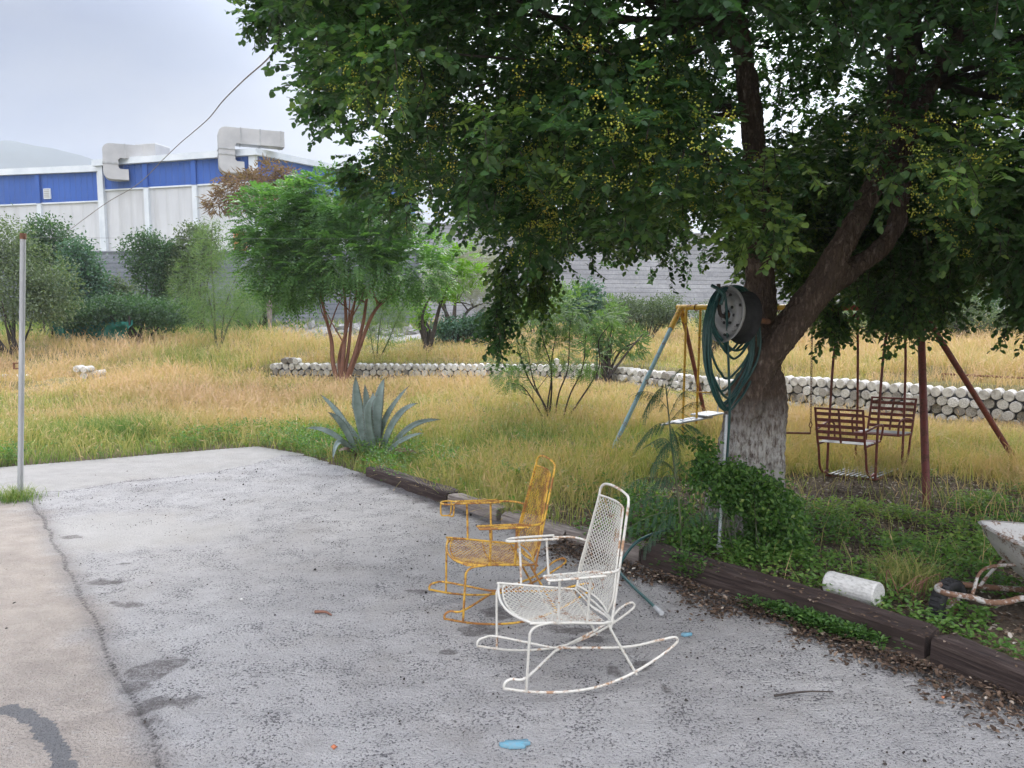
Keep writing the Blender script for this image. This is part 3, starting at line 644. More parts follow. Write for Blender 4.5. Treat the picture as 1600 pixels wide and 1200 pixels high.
def wall_strip(name, mat, d, t0, t1, zb0, zb1, zt0, zt1, off=0.0, th=.12, parent=fac, C=C0):
    nrm_ = np.array([d[1], -d[0]]); nrm_ = nrm_ if nrm_ @ np.array([-C[0], -C[1]]) > 0 else -nrm_
    b = MB(); a0 = C[:2]+d*t0+nrm_*off; a1 = C[:2]+d*t1+nrm_*off; V = []
    for q in (0, -th):
        V += [(*(a0+nrm_*q), zb0), (*(a1+nrm_*q), zb1), (*(a1+nrm_*q), zt1), (*(a0+nrm_*q), zt0)]
    b.add(V, [(0, 1, 2, 3), (7, 6, 5, 4), (0, 4, 5, 1), (3, 2, 6, 7), (0, 3, 7, 4), (1, 5, 6, 2)]); return put(b, name, mat, parent, False)
tL, zTL = hz(162, 258, dL); _, zBL = hz(162, 297.5, dL); zB0 = P(403, 284, CY)[2]
wall_strip('white_wall', M['white_clad'], dL, .05, tL, 0, 0, zB0, zBL)
wall_strip('blue_band', M['blue_clad'], dL, .05, tL, zB0, zBL, topC-.05, zTL-.05, .04, .16)
tRr, zTR = hz(560, 272, dR); tRr2 = 26
zTR2 = topC+(zTR-topC)*tRr2/tRr; zBR2 = zB0+(zTR-topC)*.35*tRr2/tRr
wall_strip('white_wall', M['white_clad'], dR, 0.05, tRr2, 0, 0, zB0, zBR2)
wall_strip('blue_band', M['blue_clad'], dR, 0.05, tRr2, zB0, zBR2, topC-.05, zTR2-.05, .04, .16)
wall_strip('eave_trim', M['trim'], dL, -.3, tL+.3, topC-.10, zTL-.10, topC+.28, zTL+.28, .35, .45)
wall_strip('eave_trim', M['trim'], dR, -.3, tRr2, topC-.10, zTR2-.10, topC+.28, zTR2+.28, .35, .45)
# roof sheet
b = MB(); q0 = C0[:2]; q1 = q0+dL*tL; q2 = q1+dR*tRr2; q3 = q0+dR*tRr2
b.add([(*q0, topC+.2), (*q1, zTL+.2), (*q2, zTR2+.2-topC+zTL), (*q3, zTR2+.2)], [(0, 1, 2, 3)]); put(b, 'roof', M['roof'], fac, False)
for px in (234, 309): 
    t_ = on_ray(px, C0, dL); f = t_/tL; zb = zB0+(zBL-zB0)*f; zt_ = topC+(zTL-topC)*f
    wall_strip('wall_column', M['trim'], dL, t_-.16, t_+.16, 0, 0, zb, zb, .16, .2); wall_strip('wall_column', M['blue_clad'], dL, t_-.16, t_+.16, zb, zb, zt_-.12, zt_-.12, .18, .2)
wall_strip('corner_trim', M['trim'], dL, -.12, .3, 0, 0, topC-.1, topC-.1, .2, .3); wall_strip('corner_trim', M['trim'], dL, tL-.35, tL, 0, 0, zTL-.1, zTL-.1, .22, .3)
wall_strip('band_flashing', M['trim'], dL, .3, tL-.35, zB0-.06, zBL-.06, zB0+.03, zBL+.03, .09, .1)
wall_strip('band_flashing', M['trim'], dR, .3, tRr2, zB0-.06, zBR2-.06, zB0+.03, zBR2+.03, .09, .1)
# left lower wing
C2 = np.array([*(C0[:2]+dL*tL), 0])+np.array([dR[0], dR[1], 0])*.35
t0, z0t = hz(160, 266, dL, C2); t1 = 30; _, z1t = hz(0, 272.5, dL, C2); tz = on_ray(0, C2, dL); sl = (z1t-z0t)/(tz-t0)
_, z0b = hz(150, 314.5, dL, C2); _, z1b = hz(0, 321, dL, C2); slb = (z1b-z0b)/tz
wing = empty('factory_wing', (C2[0], C2[1], 0), 0, label='lower left wing of the white and blue factory hall with a square vent', cat='factory wing')
wall_strip('white_wall', M['white_clad'], dL, .1, t1, 0, 0, z0b, z0b+slb*t1, 0, .12, wing, C2)
wall_strip('blue_band', M['blue_clad'], dL, .1, t1, z0b, z0b+slb*t1, z0t, z0t+sl*t1, .04, .16, wing, C2)
wall_strip('eave_trim', M['trim'], dL, -.1, t1, z0t-.12, z0t+sl*t1-.12, z0t+.28, z0t+sl*t1+.28, .3, .4, wing, C2)
wall_strip('corner_trim', M['trim'], dL, .1, .45, 0, 0, z0t-.12, z0t-.12, .16, .2, wing, C2)
wall_strip('band_flashing', M['trim'], dL, .45, t1, z0b-.06, z0b+slb*t1-.06, z0b+.03, z0b+slb*t1+.03, .09, .1, wing, C2)
b = MB(); w0 = C2[:2]; w1 = w0+dL*t1; b.add([(*w0, z0t+.2), (*w1, z0t+sl*t1+.2), (*(w1+dR*20), z0t+sl*t1+.2), (*(w0+dR*20), z0t+.2)], [(0, 1, 2, 3)]); put(b, 'roof', M['roof'], wing, False)
t_ = on_ray(67, C2, dL); zb = z0b+slb*t_; zt_ = z0t+sl*t_
wall_strip('wall_column', M['trim'], dL, t_-.16, t_+.16, 0, 0, zb, zb, .16, .2, wing, C2); wall_strip('wall_column', M['blue_clad'], dL, t_-.16, t_+.16, zb, zb, zt_-.14, zt_-.14, .18, .2, wing, C2)
t_ = on_ray(80, C2, dL); zv = P(80, 303, C2[1]+dL[1]*t_)[2]
vf = wall_strip('vent_frame', M['trim'], dL, t_-.27, t_+.27, zv-.33, zv-.33, zv+.33, zv+.33, .12, .1, wing, C2)
for k in range(5):
    zz = zv-.24+k*.115; wall_strip('vent_louvre', M['duct'], dL, t_-.2, t_+.2, zz, zz, zz+.06, zz+.06, .15, .04, wing, C2)
# C shaped air ducts climbing over the eave
def duct(pxc, top_py, bot_py, back, width, label, unit):
    t_ = on_ray(pxc, C0, dL); base = C0[:2]+dL*t_; nout = np.array([dL[1], -dL[0]]); nout = nout if nout @ -C0[:2] > 0 else -nout; nout = nrm(.78*dL+.62*nout)
    zt_ = P(pxc, top_py, base[1])[2]; zb_ = P(pxc, bot_py, base[1])[2]
    root = empty('air_duct', (*base, zb_), 0, label=label, cat='air duct', group='air ducts looping over the factory eave')
    s = width; hw = s/2
    A = np.array([*(nout*.3), 0]); def3 = lambda u, z: np.array([base[0]+nout[0]*u, base[1]+nout[1]*u, z])
    def3 = lambda u, z: np.array([base[0]+nout[0]*u, base[1]+nout[1]*u, z]); sdv = np.array([-nout[1], nout[0], 0])
    ou = 1.45; hh_ = width; ra = .42; arc = lambda cu, cz, a0, a1: [(cu+ra*math.cos(a), cz+ra*math.sin(a)) for a in np.linspace(a0, a1, 7)]
    prof = [(.05, zb_)]+arc(ou-ra, zb_+ra, -math.pi/2, 0)+arc(ou-ra, zt_-ra, 0, math.pi/2)+[(-back, zt_), (-back, zt_-hh_), (ou-hh_-.1, zt_-hh_), (ou-hh_, zt_-hh_-.12), (ou-hh_, zb_+hh_*.75+.1), (ou-hh_-.1, zb_+hh_*.75), (.05, zb_+hh_*.75)]
    n_ = len(prof); V = [def3(u, z)+sdv*sg*width*.55 for sg in (-1, 1) for u, z in prof]
    g = MB(); g.add(V, [tuple(range(n_)), tuple(range(2*n_-1, n_-1, -1))]+[(k, n_+k, n_+(k+1) % n_, (k+1) % n_) for k in range(n_)]); put(g, 'duct_channel', M['duct'], root, False)
    def band(u0, z0, u1, z1):
        d_ = nrm(np.array([u1-u0, z1-z0])); p_ = np.array([-d_[1], d_[0]])*.03; g = MB(); e_ = .03
        q = [(u0-d_[0]*e_+p_[0], z0-d_[1]*e_+p_[1]), (u1+d_[0]*e_+p_[0], z1+d_[1]*e_+p_[1]), (u1+d_[0]*e_-p_[0], z1+d_[1]*e_-p_[1]), (u0-d_[0]*e_-p_[0], z0-d_[1]*e_-p_[1])]
        V = [def3(u, z)+sdv*sg*(width*.55+.03) for sg in (-1, 1) for u, z in q]; g.add(V, [(0, 1, 2, 3), (7, 6, 5, 4)]+[(k, 4+k, 4+(k+1) % 4, (k+1) % 4) for k in range(4)]); put(g, 'seam_flange', M['galv'], root, False)
    zm = zt_-hh_-.35; band(ou-hh_, zm, ou, zm); band(ou-hh_, zb_+hh_+.15, ou, zb_+hh_+.15); band(.2, zt_-hh_, .2, zt_)
    for u in np.arange(-.9, -back, -1.2): band(u, zt_-hh_, u, zt_)
    hw = hh_/2
    if unit:
        g = MB(); pc = def3(-back-.45, zt_-.36); box(g, pc, (1.5, 1.4, .95), rotz(math.atan2(dL[1], dL[0])), .03); put(g, 'cooling_unit', M['duct'], root, False)
        g = MB(); lathe(g, [(.02, 0), (.22, 0), (.24, .1), (.02, .12)], 16, Matrix.Translation(def3(-back+.25, zt_-hw-.3)) @ Matrix.Rotation(R(90), 4, 'X')); put(g, 'fan_cap', M['galv'], root)
    return root
duct(208, 228, 283, .9, .85, 'smaller air duct with a box unit, looping over the eave at left', True)
duct(386, 203, 273, 2.3, .9, 'taller air duct looping over the eave near the factory corner', False)

# ------------------------------------------------------------------ mountain slope in the mist
g = MB(); uu = np.linspace(0, 1, 90); vv = np.linspace(0, 1, 24)
U, Vv = np.meshgrid(uu, vv); mxx = -690+U*590; ridge = np.interp(U, [0, .35, .49, .63, .80, 1], [128, 140, 136, 116, 88, 25])
mzz = ridge*Vv**1.1+(fbm(U*9, Vv*5, 0, 61)-.5)*12*Vv; myy = 480+Vv*160+(fbm(U*6, Vv*4, 0, 62)-.5)*60
nx, ny = 90, 24; i = np.arange(ny-1)[:, None]; j = np.arange(nx-1)[None]
g.add(np.stack([mxx, myy, mzz-2], -1).reshape(-1, 3), np.stack([i*nx+j, i*nx+j+1, (i+1)*nx+j+1, (i+1)*nx+j], -1).reshape(-1, 4))
o = g.build('mountain', mat_mottled('forested_slope', (.03, .045, .05), (.06, .08, .08), .02, .9, .3, 1)); tag(o, kind='structure')

# ================================================================== THE BIG TREE
RT = P(1155, 870, 5.75); RT = np.array([RT[0], RT[1], .04])
tree = empty('shade_tree', RT, label='big broad-leaved shade tree with a thick leaning trunk and yellow berries', cat='tree')
def lumpy(mb, pts, rad, n=22, k=10, s=0, amp=.16, flute=0.0, fl_n=5):
    pts = smooth_path(pts, k); t = np.linspace(0, 1, len(pts)); r = np.interp(t, np.linspace(0, 1, len(rad)), rad)
    tg = nrm(np.gradient(pts, axis=0)); u = np.cross(tg[0], [0, 1, .1]); u /= np.linalg.norm(u); a = np.arange(n)/n*2*math.pi; rings = []
    for i in range(len(pts)):
        u = u-tg[i]*(u@tg[i]); u /= np.linalg.norm(u); v = np.cross(tg[i], u); dirs = np.cos(a)[:, None]*u+np.sin(a)[:, None]*v
        q = pts[i]+dirs*r[i]
        f = 1+(fbm(q[:, 0]*7, q[:, 1]*7, q[:, 2]*3.5, s, 4)-.5)*2*amp+flute*np.sin(a*fl_n+pts[i, 2]*2.2+s)*(1-t[i]*.5)
        rings.append(pts[i]+dirs*(r[i]*f)[:, None])
    V = np.concatenate(rings); m_ = len(pts); i = np.arange(m_-1)[:, None]; j = np.arange(n)[None]; j2 = (j+1) % n
    mb.add(V, np.stack([i*n+j, i*n+j2, (i+1)*n+j2, (i+1)*n+j], -1).reshape(-1, 4))
    mb.add(rings[0], [tuple(range(n))[::-1]]); mb.add(rings[-1], [tuple(range(n))]); return pts
YT = RT[1]
tm = MB()
base_pts = [(*P(1148, 930, YT)[:2], -.12), P(1150, 850, YT), P(1160, 780, YT+.02), P(1172, 700, YT+.05), P(1180, 640, YT+.08), P(1186, 590, YT+.12)]
lumpy(tm, base_pts, [.28, .25, .215, .198, .20, .185, .16], 40, 12, 1, .10, .055, 4)
lumpy(tm, [P(1112, 905, YT-.02), P(1118, 840, YT-.04), P(1132, 760, YT-.05), P(1150, 690, YT-.05), P(1158, 630, YT-.02)], [.13, .12, .115, .12, .12], 24, 10, 2, .12, .05, 3)
lumpy(tm, [P(1192, 880, YT), P(1200, 800, YT-.01), P(1200, 720, YT), P(1203, 660, YT+.02), P(1205, 610, YT+.08), P(1196, 570, YT+.15)], [.13, .115, .115, .12, .115, .10], 24, 10, 5, .12, .05, 3)
limb = [P(1160, 660, YT-.02), P(1170, 612, YT-.06), P(1190, 570, YT-.10), P(1232, 512, YT-.15), P(1283, 447, YT-.18), P(1312, 408, YT-.20)]
lumpy(tm, limb, [.13, .135, .118, .108, .112, .118, .11], 30, 12, 3, .10, .04, 5)
fa = lumpy(tm, [P(1286, 440, YT-.20), P(1310, 392, YT-.24), P(1338, 345, YT-.24), P(1362, 295, YT-.18), P(1385, 230, YT-.1), P(1410, 120, YT), P(1430, 0, YT+.2)], [.09, .085, .075, .072, .072, .07, .065], 22, 10, 4, .10, .03)
fb = lumpy(tm, [P(1296, 446, YT-.10), P(1342, 413, YT-.08), P(1382, 382, YT-.08), P(1402, 345, YT-.08), P(1407, 300, YT-.06), P(1412, 240, YT), P(1450, 140, YT+.2), P(1520, 20, YT+.4)], [.08, .074, .066, .062, .066, .064, .06, .05], 22, 10, 6, .14, .03)
stem = lumpy(tm, [P(1196, 600, YT+.14), P(1194, 550, YT+.28), P(1190, 490, YT+.36), P(1188, 430, YT+.40), P(1184, 350, YT+.45), P(1180, 260, YT+.5), P(1172, 160, YT+.55), P(1150, 20, YT+.6)], [.12, .115, .115, .108, .10, .095, .085, .07], 22, 10, 7, .10, .03)
put(tm, 'trunk', M['bark'], tree)
to = tree.children[0]
rm = to.modifiers.new('fuse', 'REMESH'); rm.mode = 'VOXEL'; rm.voxel_size = .0125; rm.use_smooth_shade = True
sm = to.modifiers.new('soften', 'SMOOTH'); sm.factor = .6; sm.iterations = 5
tx = bpy.data.textures.new('bark_relief', 'VORONOI'); tx.noise_scale = .035
dm = to.modifiers.new('relief', 'DISPLACE'); dm.texture = tx; dm.strength = .018; dm.mid_level = .5; dm.texture_coords = 'LOCAL'
tx2 = bpy.data.textures.new('bark_lumps', 'CLOUDS'); tx2.noise_scale = .11
dm2 = to.modifiers.new('lumps', 'DISPLACE'); dm2.texture = tx2; dm2.strength = .035; dm2.mid_level = .5; dm2.texture_coords = 'LOCAL'

# crown volume: real clumps of leafy twigs; the outline polygon only decides where clumps may grow
CAN = [(380, -700), (382, 38), (412, 52), (440, 70), (470, 92), (488, 130), (490, 170), (512, 186), (530, 190), (536, 236), (560, 262), (556, 300), (580, 318), (610, 345), (640, 362), (668, 392), (700, 402), (740, 392), (772, 398), (778, 448), (772, 498), (775, 542),
       (790, 520), (800, 480), (812, 452), (826, 470), (840, 482), (858, 470), (862, 440), (885, 432), (920, 440), (955, 424), (990, 440), (1012, 442), (1040, 430), (1062, 446), (1072, 480), (1085, 476), (1100, 452), (1130, 448), (1160, 440), (1210, 470), (1228, 462), (1262, 440), (1285, 470), (1292, 510),
       (1312, 508), (1330, 480), (1350, 488), (1385, 516), (1425, 512), (1450, 498), (1490, 492), (1520, 450), (1560, 455), (1585, 505), (1640, 520), (2600, 520), (2600, -700)]
ctr = np.array([1.9, 6.2, 3.75]); rad3 = np.array([4.7, 3.3, 2.35])
HOLES = [(1170, 205, 34), (985, 28, 20), (1140, 85, 26), (1255, 60, 12), (1325, 143, 14), (1400, 75, 14), (1568, 185, 14), (570, 235, 16), (625, 182, 12), (870, 12, 18), (752, 55, 10), (745, 130, 12), (1240, 180, 12), (1105, 355, 14), (1505, 85, 12), (1215, 115, 12), (1000, 50, 9), (690, 320, 9), (1320, 335, 8)]
def grow(nwant, shell, rad_px=.26, s=0):
    rg = np.random.default_rng(100+s); out_ = []
    while len(out_) < nwant:
        u = rdir(4000, rg); r = rg.uniform(shell[0]**3, shell[1]**3, 4000)**(1/3); p = ctr+u*r[:, None]*rad3
        keep = (p[:, 2] > 1.75) & (p[:, 1] > 3.25); p = p[keep]; 
        X, Y, d = project(p); rp = rad_px*1200/d
        inside = inpoly(X, Y, CAN); dist = polydist(X, Y, CAN); edge_ok = inside & (dist > rp*np.where(Y > 330, 1.15, .72))
        vis = (X > -200) & (X < 1800) & (Y > -200) & (Y < 1300)
        ok_ = np.where(vis, edge_ok, True)
        for hx, hy, hr in HOLES: ok_ &= ~((np.hypot(X-hx, Y-hy) < hr+rp*.50))
        dens = fbm(p[:, 0]*1.1, p[:, 1]*1.1, p[:, 2]*1.1, 71, 3); ok_ &= dens > .29
        # keep the trunk and the leaning limb in clear view
        lp = np.array([(1160, 660), (1232, 512), (1312, 408), (1345, 348), (1368, 302)]); near = polydist(X, Y, lp.tolist(), False); ok_ &= ~((near < 122) & (p[:, 1] < YT+.3) & (Y > 268))
        ok_ &= ~((np.hypot(X-1390, Y-372) < 100) & (p[:, 1] < YT+.3))
        ok_ &= ~((X > 1085) & (X < 1215) & (Y > 425))
        out_ += list(p[ok_])
    return np.array(out_[:nwant])
C1 = grow(2200, (.70, 1.0), s=1); C2c = grow(800, (.15, .75), s=2)
hang = []
for pl, Yh in (([(800, 400), (796, 440), (786, 480), (778, 525)], 6.2), ([(850, 400), (843, 440), (840, 470)], 6.4), ([(1278, 455), (1300, 488), (1305, 500)], 6.4),
               ([(1400, 440), (1415, 470), (1420, 500)], 5.6), ([(1360, 440), (1375, 480)], 5.8), ([(1480, 430), (1478, 470)], 6.0), ([(1590, 440), (1592, 490)], 5.4), ([(440, 20), (405, 22)], 6.0), ([(520, 150), (505, 165)], 6.0), ([(545, 260), (575, 290)], 6.2),
               ([(1240, 420), (1255, 440)], 6.9), ([(1440, 460), (1450, 485)], 6.8)):
    for p_ in smooth_path([P(a, b, Yh) for a, b in pl], 5): hang.append(p_)
hang = np.array(hang)
# dark leafy backdrop behind the limb (far side of the crown, low)
bk = []
rg = np.random.default_rng(5)
while len(bk) < 520:
    px, py, yy_ = rg.uniform(1190, 1780), rg.uniform(250, 480), rg.uniform(6.9, 9.0)
    lim = np.interp(px, [1190, 1260, 1330, 1400, 1500, 1600, 1780], [400, 420, 455, 468, 430, 455, 460]); 
    if py < lim-8: bk.append(P(px, py, yy_))
bk = np.array(bk)
def twigs(mb, cen, nt_, nl, rad, Ll, Wl, s, wood, tmean=.5, down=.02, flat=.75):
    rg = np.random.default_rng(s); n = len(cen)
    c = np.repeat(cen, nt_, 0); ct = np.repeat(np.clip(rg.normal(tmean, .13, n)+(fbm(cen[:, 0]*.9, cen[:, 1]*.9, cen[:, 2]*.9, 73, 2)-.5)*.9, 0, 1), nt_)
    outw = nrm((c-ctr)/rad3); d = nrm(rdir(len(c), rg)+outw*.75+np.array([0, 0, -down])); o0 = c+rdir(len(c), rg)*(rg.uniform(0, 1, len(c))**.5*rad)[:, None]
    Lt = rg.uniform(.14, .30, len(c)); sag = rg.uniform(.0, .45, len(c))
    k = np.tile(np.arange(nl), len(c)); f = (k+.6)/nl
    O = np.repeat(o0, nl, 0); Dd = np.repeat(d, nl, 0); LT = np.repeat(Lt, nl); SG = np.repeat(sag, nl)
    pos = O+Dd*(LT*f)[:, None]; pos[:, 2] -= SG*LT*f*f*.5
    up = nrm(rdir(len(pos), rg)*.55+np.array([0, 0, 1.0])); sd_ = nrm(np.cross(Dd, up))*np.where(k % 2 == 0, 1, -1)[:, None]
    ld = nrm(sd_*.9+Dd*.55+np.array([0, 0, -.22])+rdir(len(pos), rg)*.35)
    sc = rg.uniform(.7, 1.25, len(pos))
    leaves(mb, pos, ld, up, Ll*sc, Wl*sc, np.clip(np.repeat(ct, nl)+rg.normal(0, .13, len(pos)), 0, 1), .12, .12)
    if wood is not None:
        e_ = o0+d*Lt[:, None]; e_[:, 2] -= sag*Lt*.5; sp = nrm(np.cross(d, [0, 0, 1]))*.0035
        V = np.stack([o0-sp, o0+sp, e_+sp*.4, e_-sp*.4], 1).reshape(-1, 3); wood.add(V, (np.arange(len(o0))*4)[:, None]+np.array([[0, 1, 2, 3]]))
cm = MB(); wd = MB()
twigs(cm, C1, 12, 17, .25, .048, .033, 11, wd, .5)
twigs(cm, C2c, 9, 15, .26, .050, .034, 12, wd, .42)
twigs(cm, hang, 7, 12, .11, .048, .032, 13, wd, .65, .5)
twigs(cm, bk, 9, 14, .26, .055, .036, 14, wd, .6)
put(cm, 'leafy_crown', M['leaf_main'], tree)
# a few limbs inside the crown
bm_ = MB(); rg = np.random.default_rng(17)
starts = [fa[-1], fa[-8], fb[-1], fb[-10], stem[-1], stem[-12], stem[-24], fa[-16], stem[-34]]
tgt = C1[rg.choice(len(C1), 46, replace=False)]
for q in tgt:
    s0 = starts[int(np.argmin([np.linalg.norm(q-s_)+rg.uniform(0, 1.2) for s_ in starts]))]; mid = (s0+q)/2+rdir(1, rg)[0]*.25+np.array([0, 0, .2]); L_ = np.linalg.norm(q-s0)
    m2 = s0*.75+q*.25+rdir(1, rg)[0]*.1
    pp = smooth_path([s0, m2, mid, q], 6); X, Yp, d = project(pp)
    tube(bm_, pp, np.linspace(.010+.007*L_, .004, len(pp)), 7)
bm_.join(wd); put(bm_, 'branches', M['bark_dark'], tree)
# thin bare twig seen at right of the limb
# berries
bb = MB(); rg = np.random.default_rng(23)
Xc, Yc, dc = project(C1); w_ = np.zeros(len(C1))
for hx, hy, hr, ww in [(1400, 190, 100, 8.), (870, 290, 90, 1.3), (940, 160, 130, .8), (1450, 40, 90, .9), (600, 170, 150, .6), (640, 270, 110, .8), (820, 380, 80, 1.2), (1050, 270, 100, 1.), (1570, 110, 50, 2), (760, 90, 120, .6), (1000, 380, 100, .8)]:
    w_ = np.maximum(w_, ww*np.exp(-((Xc-hx)**2+(Yc-hy)**2)/(2*(hr*.6)**2)))
w_ *= (C1[:, 1] < 6.3); pick = rg.uniform(0, 3., len(C1)) < w_*3.2
cc_ = C1[pick]; oc = np.array([[1, 0, 0], [-1, 0, 0], [0, 1, 0], [0, -1, 0], [0, 0, 1], [0, 0, -1.]]); of = np.array([[0, 2, 4], [2, 1, 4], [1, 3, 4], [3, 0, 4], [2, 0, 5], [1, 2, 5], [3, 1, 5], [0, 3, 5]])
k0 = np.repeat(cc_, 19, 0); toc = nrm(np.array([0, 0, EYE])-k0); k0 = k0+rdir(len(k0), rg)*(rg.uniform(.4, 1, len(k0))*.26)[:, None]+toc*.14
tt = np.clip(rg.normal(.35, .22, len(k0)), 0, 1); b0 = np.repeat(k0, 11, 0)+rng.normal(size=(len(k0)*11, 3))*np.array([.020, .020, .014]); tt = np.clip(np.repeat(tt, 11)+rg.normal(0, .1, len(b0)), 0, 1)
rb = rg.uniform(.0036, .0058, len(b0)); V = (b0[:, None, :]+oc[None]*rb[:, None, None]).reshape(-1, 3)
bb.add(V, ((np.arange(len(b0))*6)[:, None, None]+of[None]).reshape(-1, 3), np.repeat(tt, 6)); put(bb, 'berries', M['berry'], tree)

# ================================================================== generic plants
def fronds(mb, O, D, Ln, npair, ll, lw, s, droop=.5, tint=.5, tv=.15, ang=.9, cheap=True, wood=None, wr=.003, spread=1.0):
    """compound leaves: origin O, direction D, each a rachis with paired leaflets"""
    rg = np.random.default_rng(s); n = len(O); D = nrm(D); Ln = np.broadcast_to(Ln, (n,)).astype(float)
    sd_ = nrm(np.cross(D, [0, 0, 1.])); up = nrm(np.cross(sd_, D)+rdir(n, rg)*.3)
    tb = np.clip(rg.normal(tint, tv, n), 0, 1)
    for k in range(npair):
        f = (k+1.0)/npair; pos = O+D*(Ln*f)[:, None]; pos[:, 2] -= droop*Ln*f*f*.6
        dk = nrm(D+np.array([0, 0, -1])*droop*f*.9)
        for sg in (-1, 1):
            ld = nrm(sd_*sg*ang+dk*.55+np.array([0, 0, -.25])+rdir(n, rg)*.18); sz = (1-.45*abs(f-.45))*rg.uniform(.8, 1.1, n)
            (leaflets if cheap else leaves)(mb, pos, ld, up, ll*sz, lw*sz, np.clip(tb+rg.normal(0, .07, n), 0, 1))
    if wood is not None:
        e_ = O+D*Ln[:, None]; e_[:, 2] -= droop*Ln*.6; m_ = O+D*(Ln*.5)[:, None]; m_[:, 2] -= droop*Ln*.15; w = sd_*wr
        V = np.stack([O-w, O+w, m_+w*.8, m_-w*.8, e_+w*.3, e_-w*.3], 1).reshape(-1, 3); b = (np.arange(n)*6)[:, None]
        wood.add(V, np.concatenate([b+np.array([[0, 1, 2, 3]]), b+np.array([[3, 2, 4, 5]])], 1).reshape(-1, 4))
def crown_pts(lobes, n, s, shell=.45):
    """lobes: (center3, rx, ry, rz, weight)"""
    rg = np.random.default_rng(s); w = np.array([l[4] for l in lobes], float); w /= w.sum(); k = rg.choice(len(lobes), n, p=w)
    c = np.array([l[0] for l in lobes])[k]; r3 = np.array([[l[1], l[2], l[3]] for l in lobes])[k]; u = rdir(n, rg); r = rg.uniform(shell**3, 1, n)**(1/3)
    p = c+u*r[:, None]*r3; keep = fbm(p[:, 0]*1.6, p[:, 1]*1.6, p[:, 2]*1.6, s, 3) > .38
    return p[keep], u[keep]
def plant(name, label, cat, px, pybase, Y, lobes_px, leafmat, mode, n, s, ll=.07, lw=.035, wood=None, stems=None, woodmat='bark_dark', srad=.04, tint=.5, depth=.8, group=None, droop=.4, zb=None, npair=6, fl=.28, shell=.45):
    """lobes_px: (px,py,rx_px,ry_px[,dy]) ellipses in the picture, turned into ellipsoids at distance Y"""
    b = P(px, pybase, Y); zb_ = float(terrain(b[0], Y)) if zb is None else zb
    root = empty(name, (b[0], Y, zb_), label=label, cat=cat, group=group); k = Y/1200
    lobes = []; rg = np.random.default_rng(s)
    for q in lobes_px:
        c = P(q[0], q[1], Y+(q[4] if len(q) > 4 else rg.uniform(-.25, .25)*depth*q[2]*k)); c[2] = max(c[2], zb_+.1); lobes.append((c, q[2]*k, q[2]*k*depth, q[3]*k, q[2]*q[3]))
    pts, u = crown_pts(lobes, n, s, shell); pts[:, 2] = np.maximum(pts[:, 2], zb_+.02); mb = MB(); wm = MB()
    if mode == 'leaf':
        m_ = 9; O = np.repeat(pts, m_, 0)+rng.normal(size=(len(pts)*m_, 3))*ll*1.5; D = nrm(rdir(len(O), rg)+np.repeat(u, m_, 0)*.6+np.array([0, 0, -.2]))
        tb = np.repeat(np.clip(rg.normal(tint, .17, len(pts)), 0, 1), m_); leaves(mb, O, D, nrm(rdir(len(O), rg)*.7+[0, 0, 1]), ll*rg.uniform(.7, 1.2, len(O)), lw, np.clip(tb+rg.normal(0, .1, len(O)), 0, 1))
    elif mode == 'frond':
        D = nrm(u*.9+rdir(len(pts), rg)*.6+np.array([0, 0, .15])); fronds(mb, pts, D, fl*rg.uniform(.7, 1.2, len(pts)), npair, ll, lw, s, droop, tint)
    elif mode == 'feather':
        D = nrm(u*.8+rdir(len(pts), rg)*.6+np.array([0, 0, .2])); m_ = 5; O = np.repeat(pts, m_, 0)+rng.normal(size=(len(pts)*m_, 3))*.06*fl/.28; D = nrm(np.repeat(D, m_, 0)+rdir(len(O), rg)*.7+np.array([0, 0, -droop*.4]))
        leaflets(mb, O, D, rdir(len(O), rg), fl*rg.uniform(.5, 1.2, len(O)), lw, np.clip(rg.normal(tint, .2, len(O)), 0, 1))
    elif mode == 'weed':
        pass
    put(mb, 'crown' if 'tree' in name else 'foliage', leafmat, root, False)
    if stems:
        for st_ in stems:
            pp = [P(a, b_, Y+rg.uniform(-.12, .12)*Y/18) for a, b_ in st_]; pp[0][2] = zb_-.05; pp[0][1] = Y
            pth = smooth_path(pp, 6); tube(wm, pth, np.linspace(srad, srad*.35, len(pth))*rg.uniform(.8, 1.1), 7)
            for _ in range(4):
                a = pth[rg.integers(len(pth)//2, len(pth))]; q = pts[np.argmin(np.linalg.norm(pts-a-rdir(1, rg)[0]*.4*Y/18, axis=1))]
                tube(wm, smooth_path([a, (a+q)/2+rdir(1, rg)[0]*.05, q], 4), np.linspace(srad*.35, srad*.1, 9), 5)
    else:
        for _ in range(12):
            q = pts[rg.integers(len(pts))]; a = np.array([b[0]+rg.normal()*.1, Y, zb_-.05]); tube(wm, smooth_path([a, (a+q)/2+rdir(1, rg)[0]*.15+[0, 0, .1], q], 5), np.linspace(srad, srad*.25, 11), 6)
    put(wm, 'trunk' if 'tree' in name else 'stems', M[woodmat], root); return root

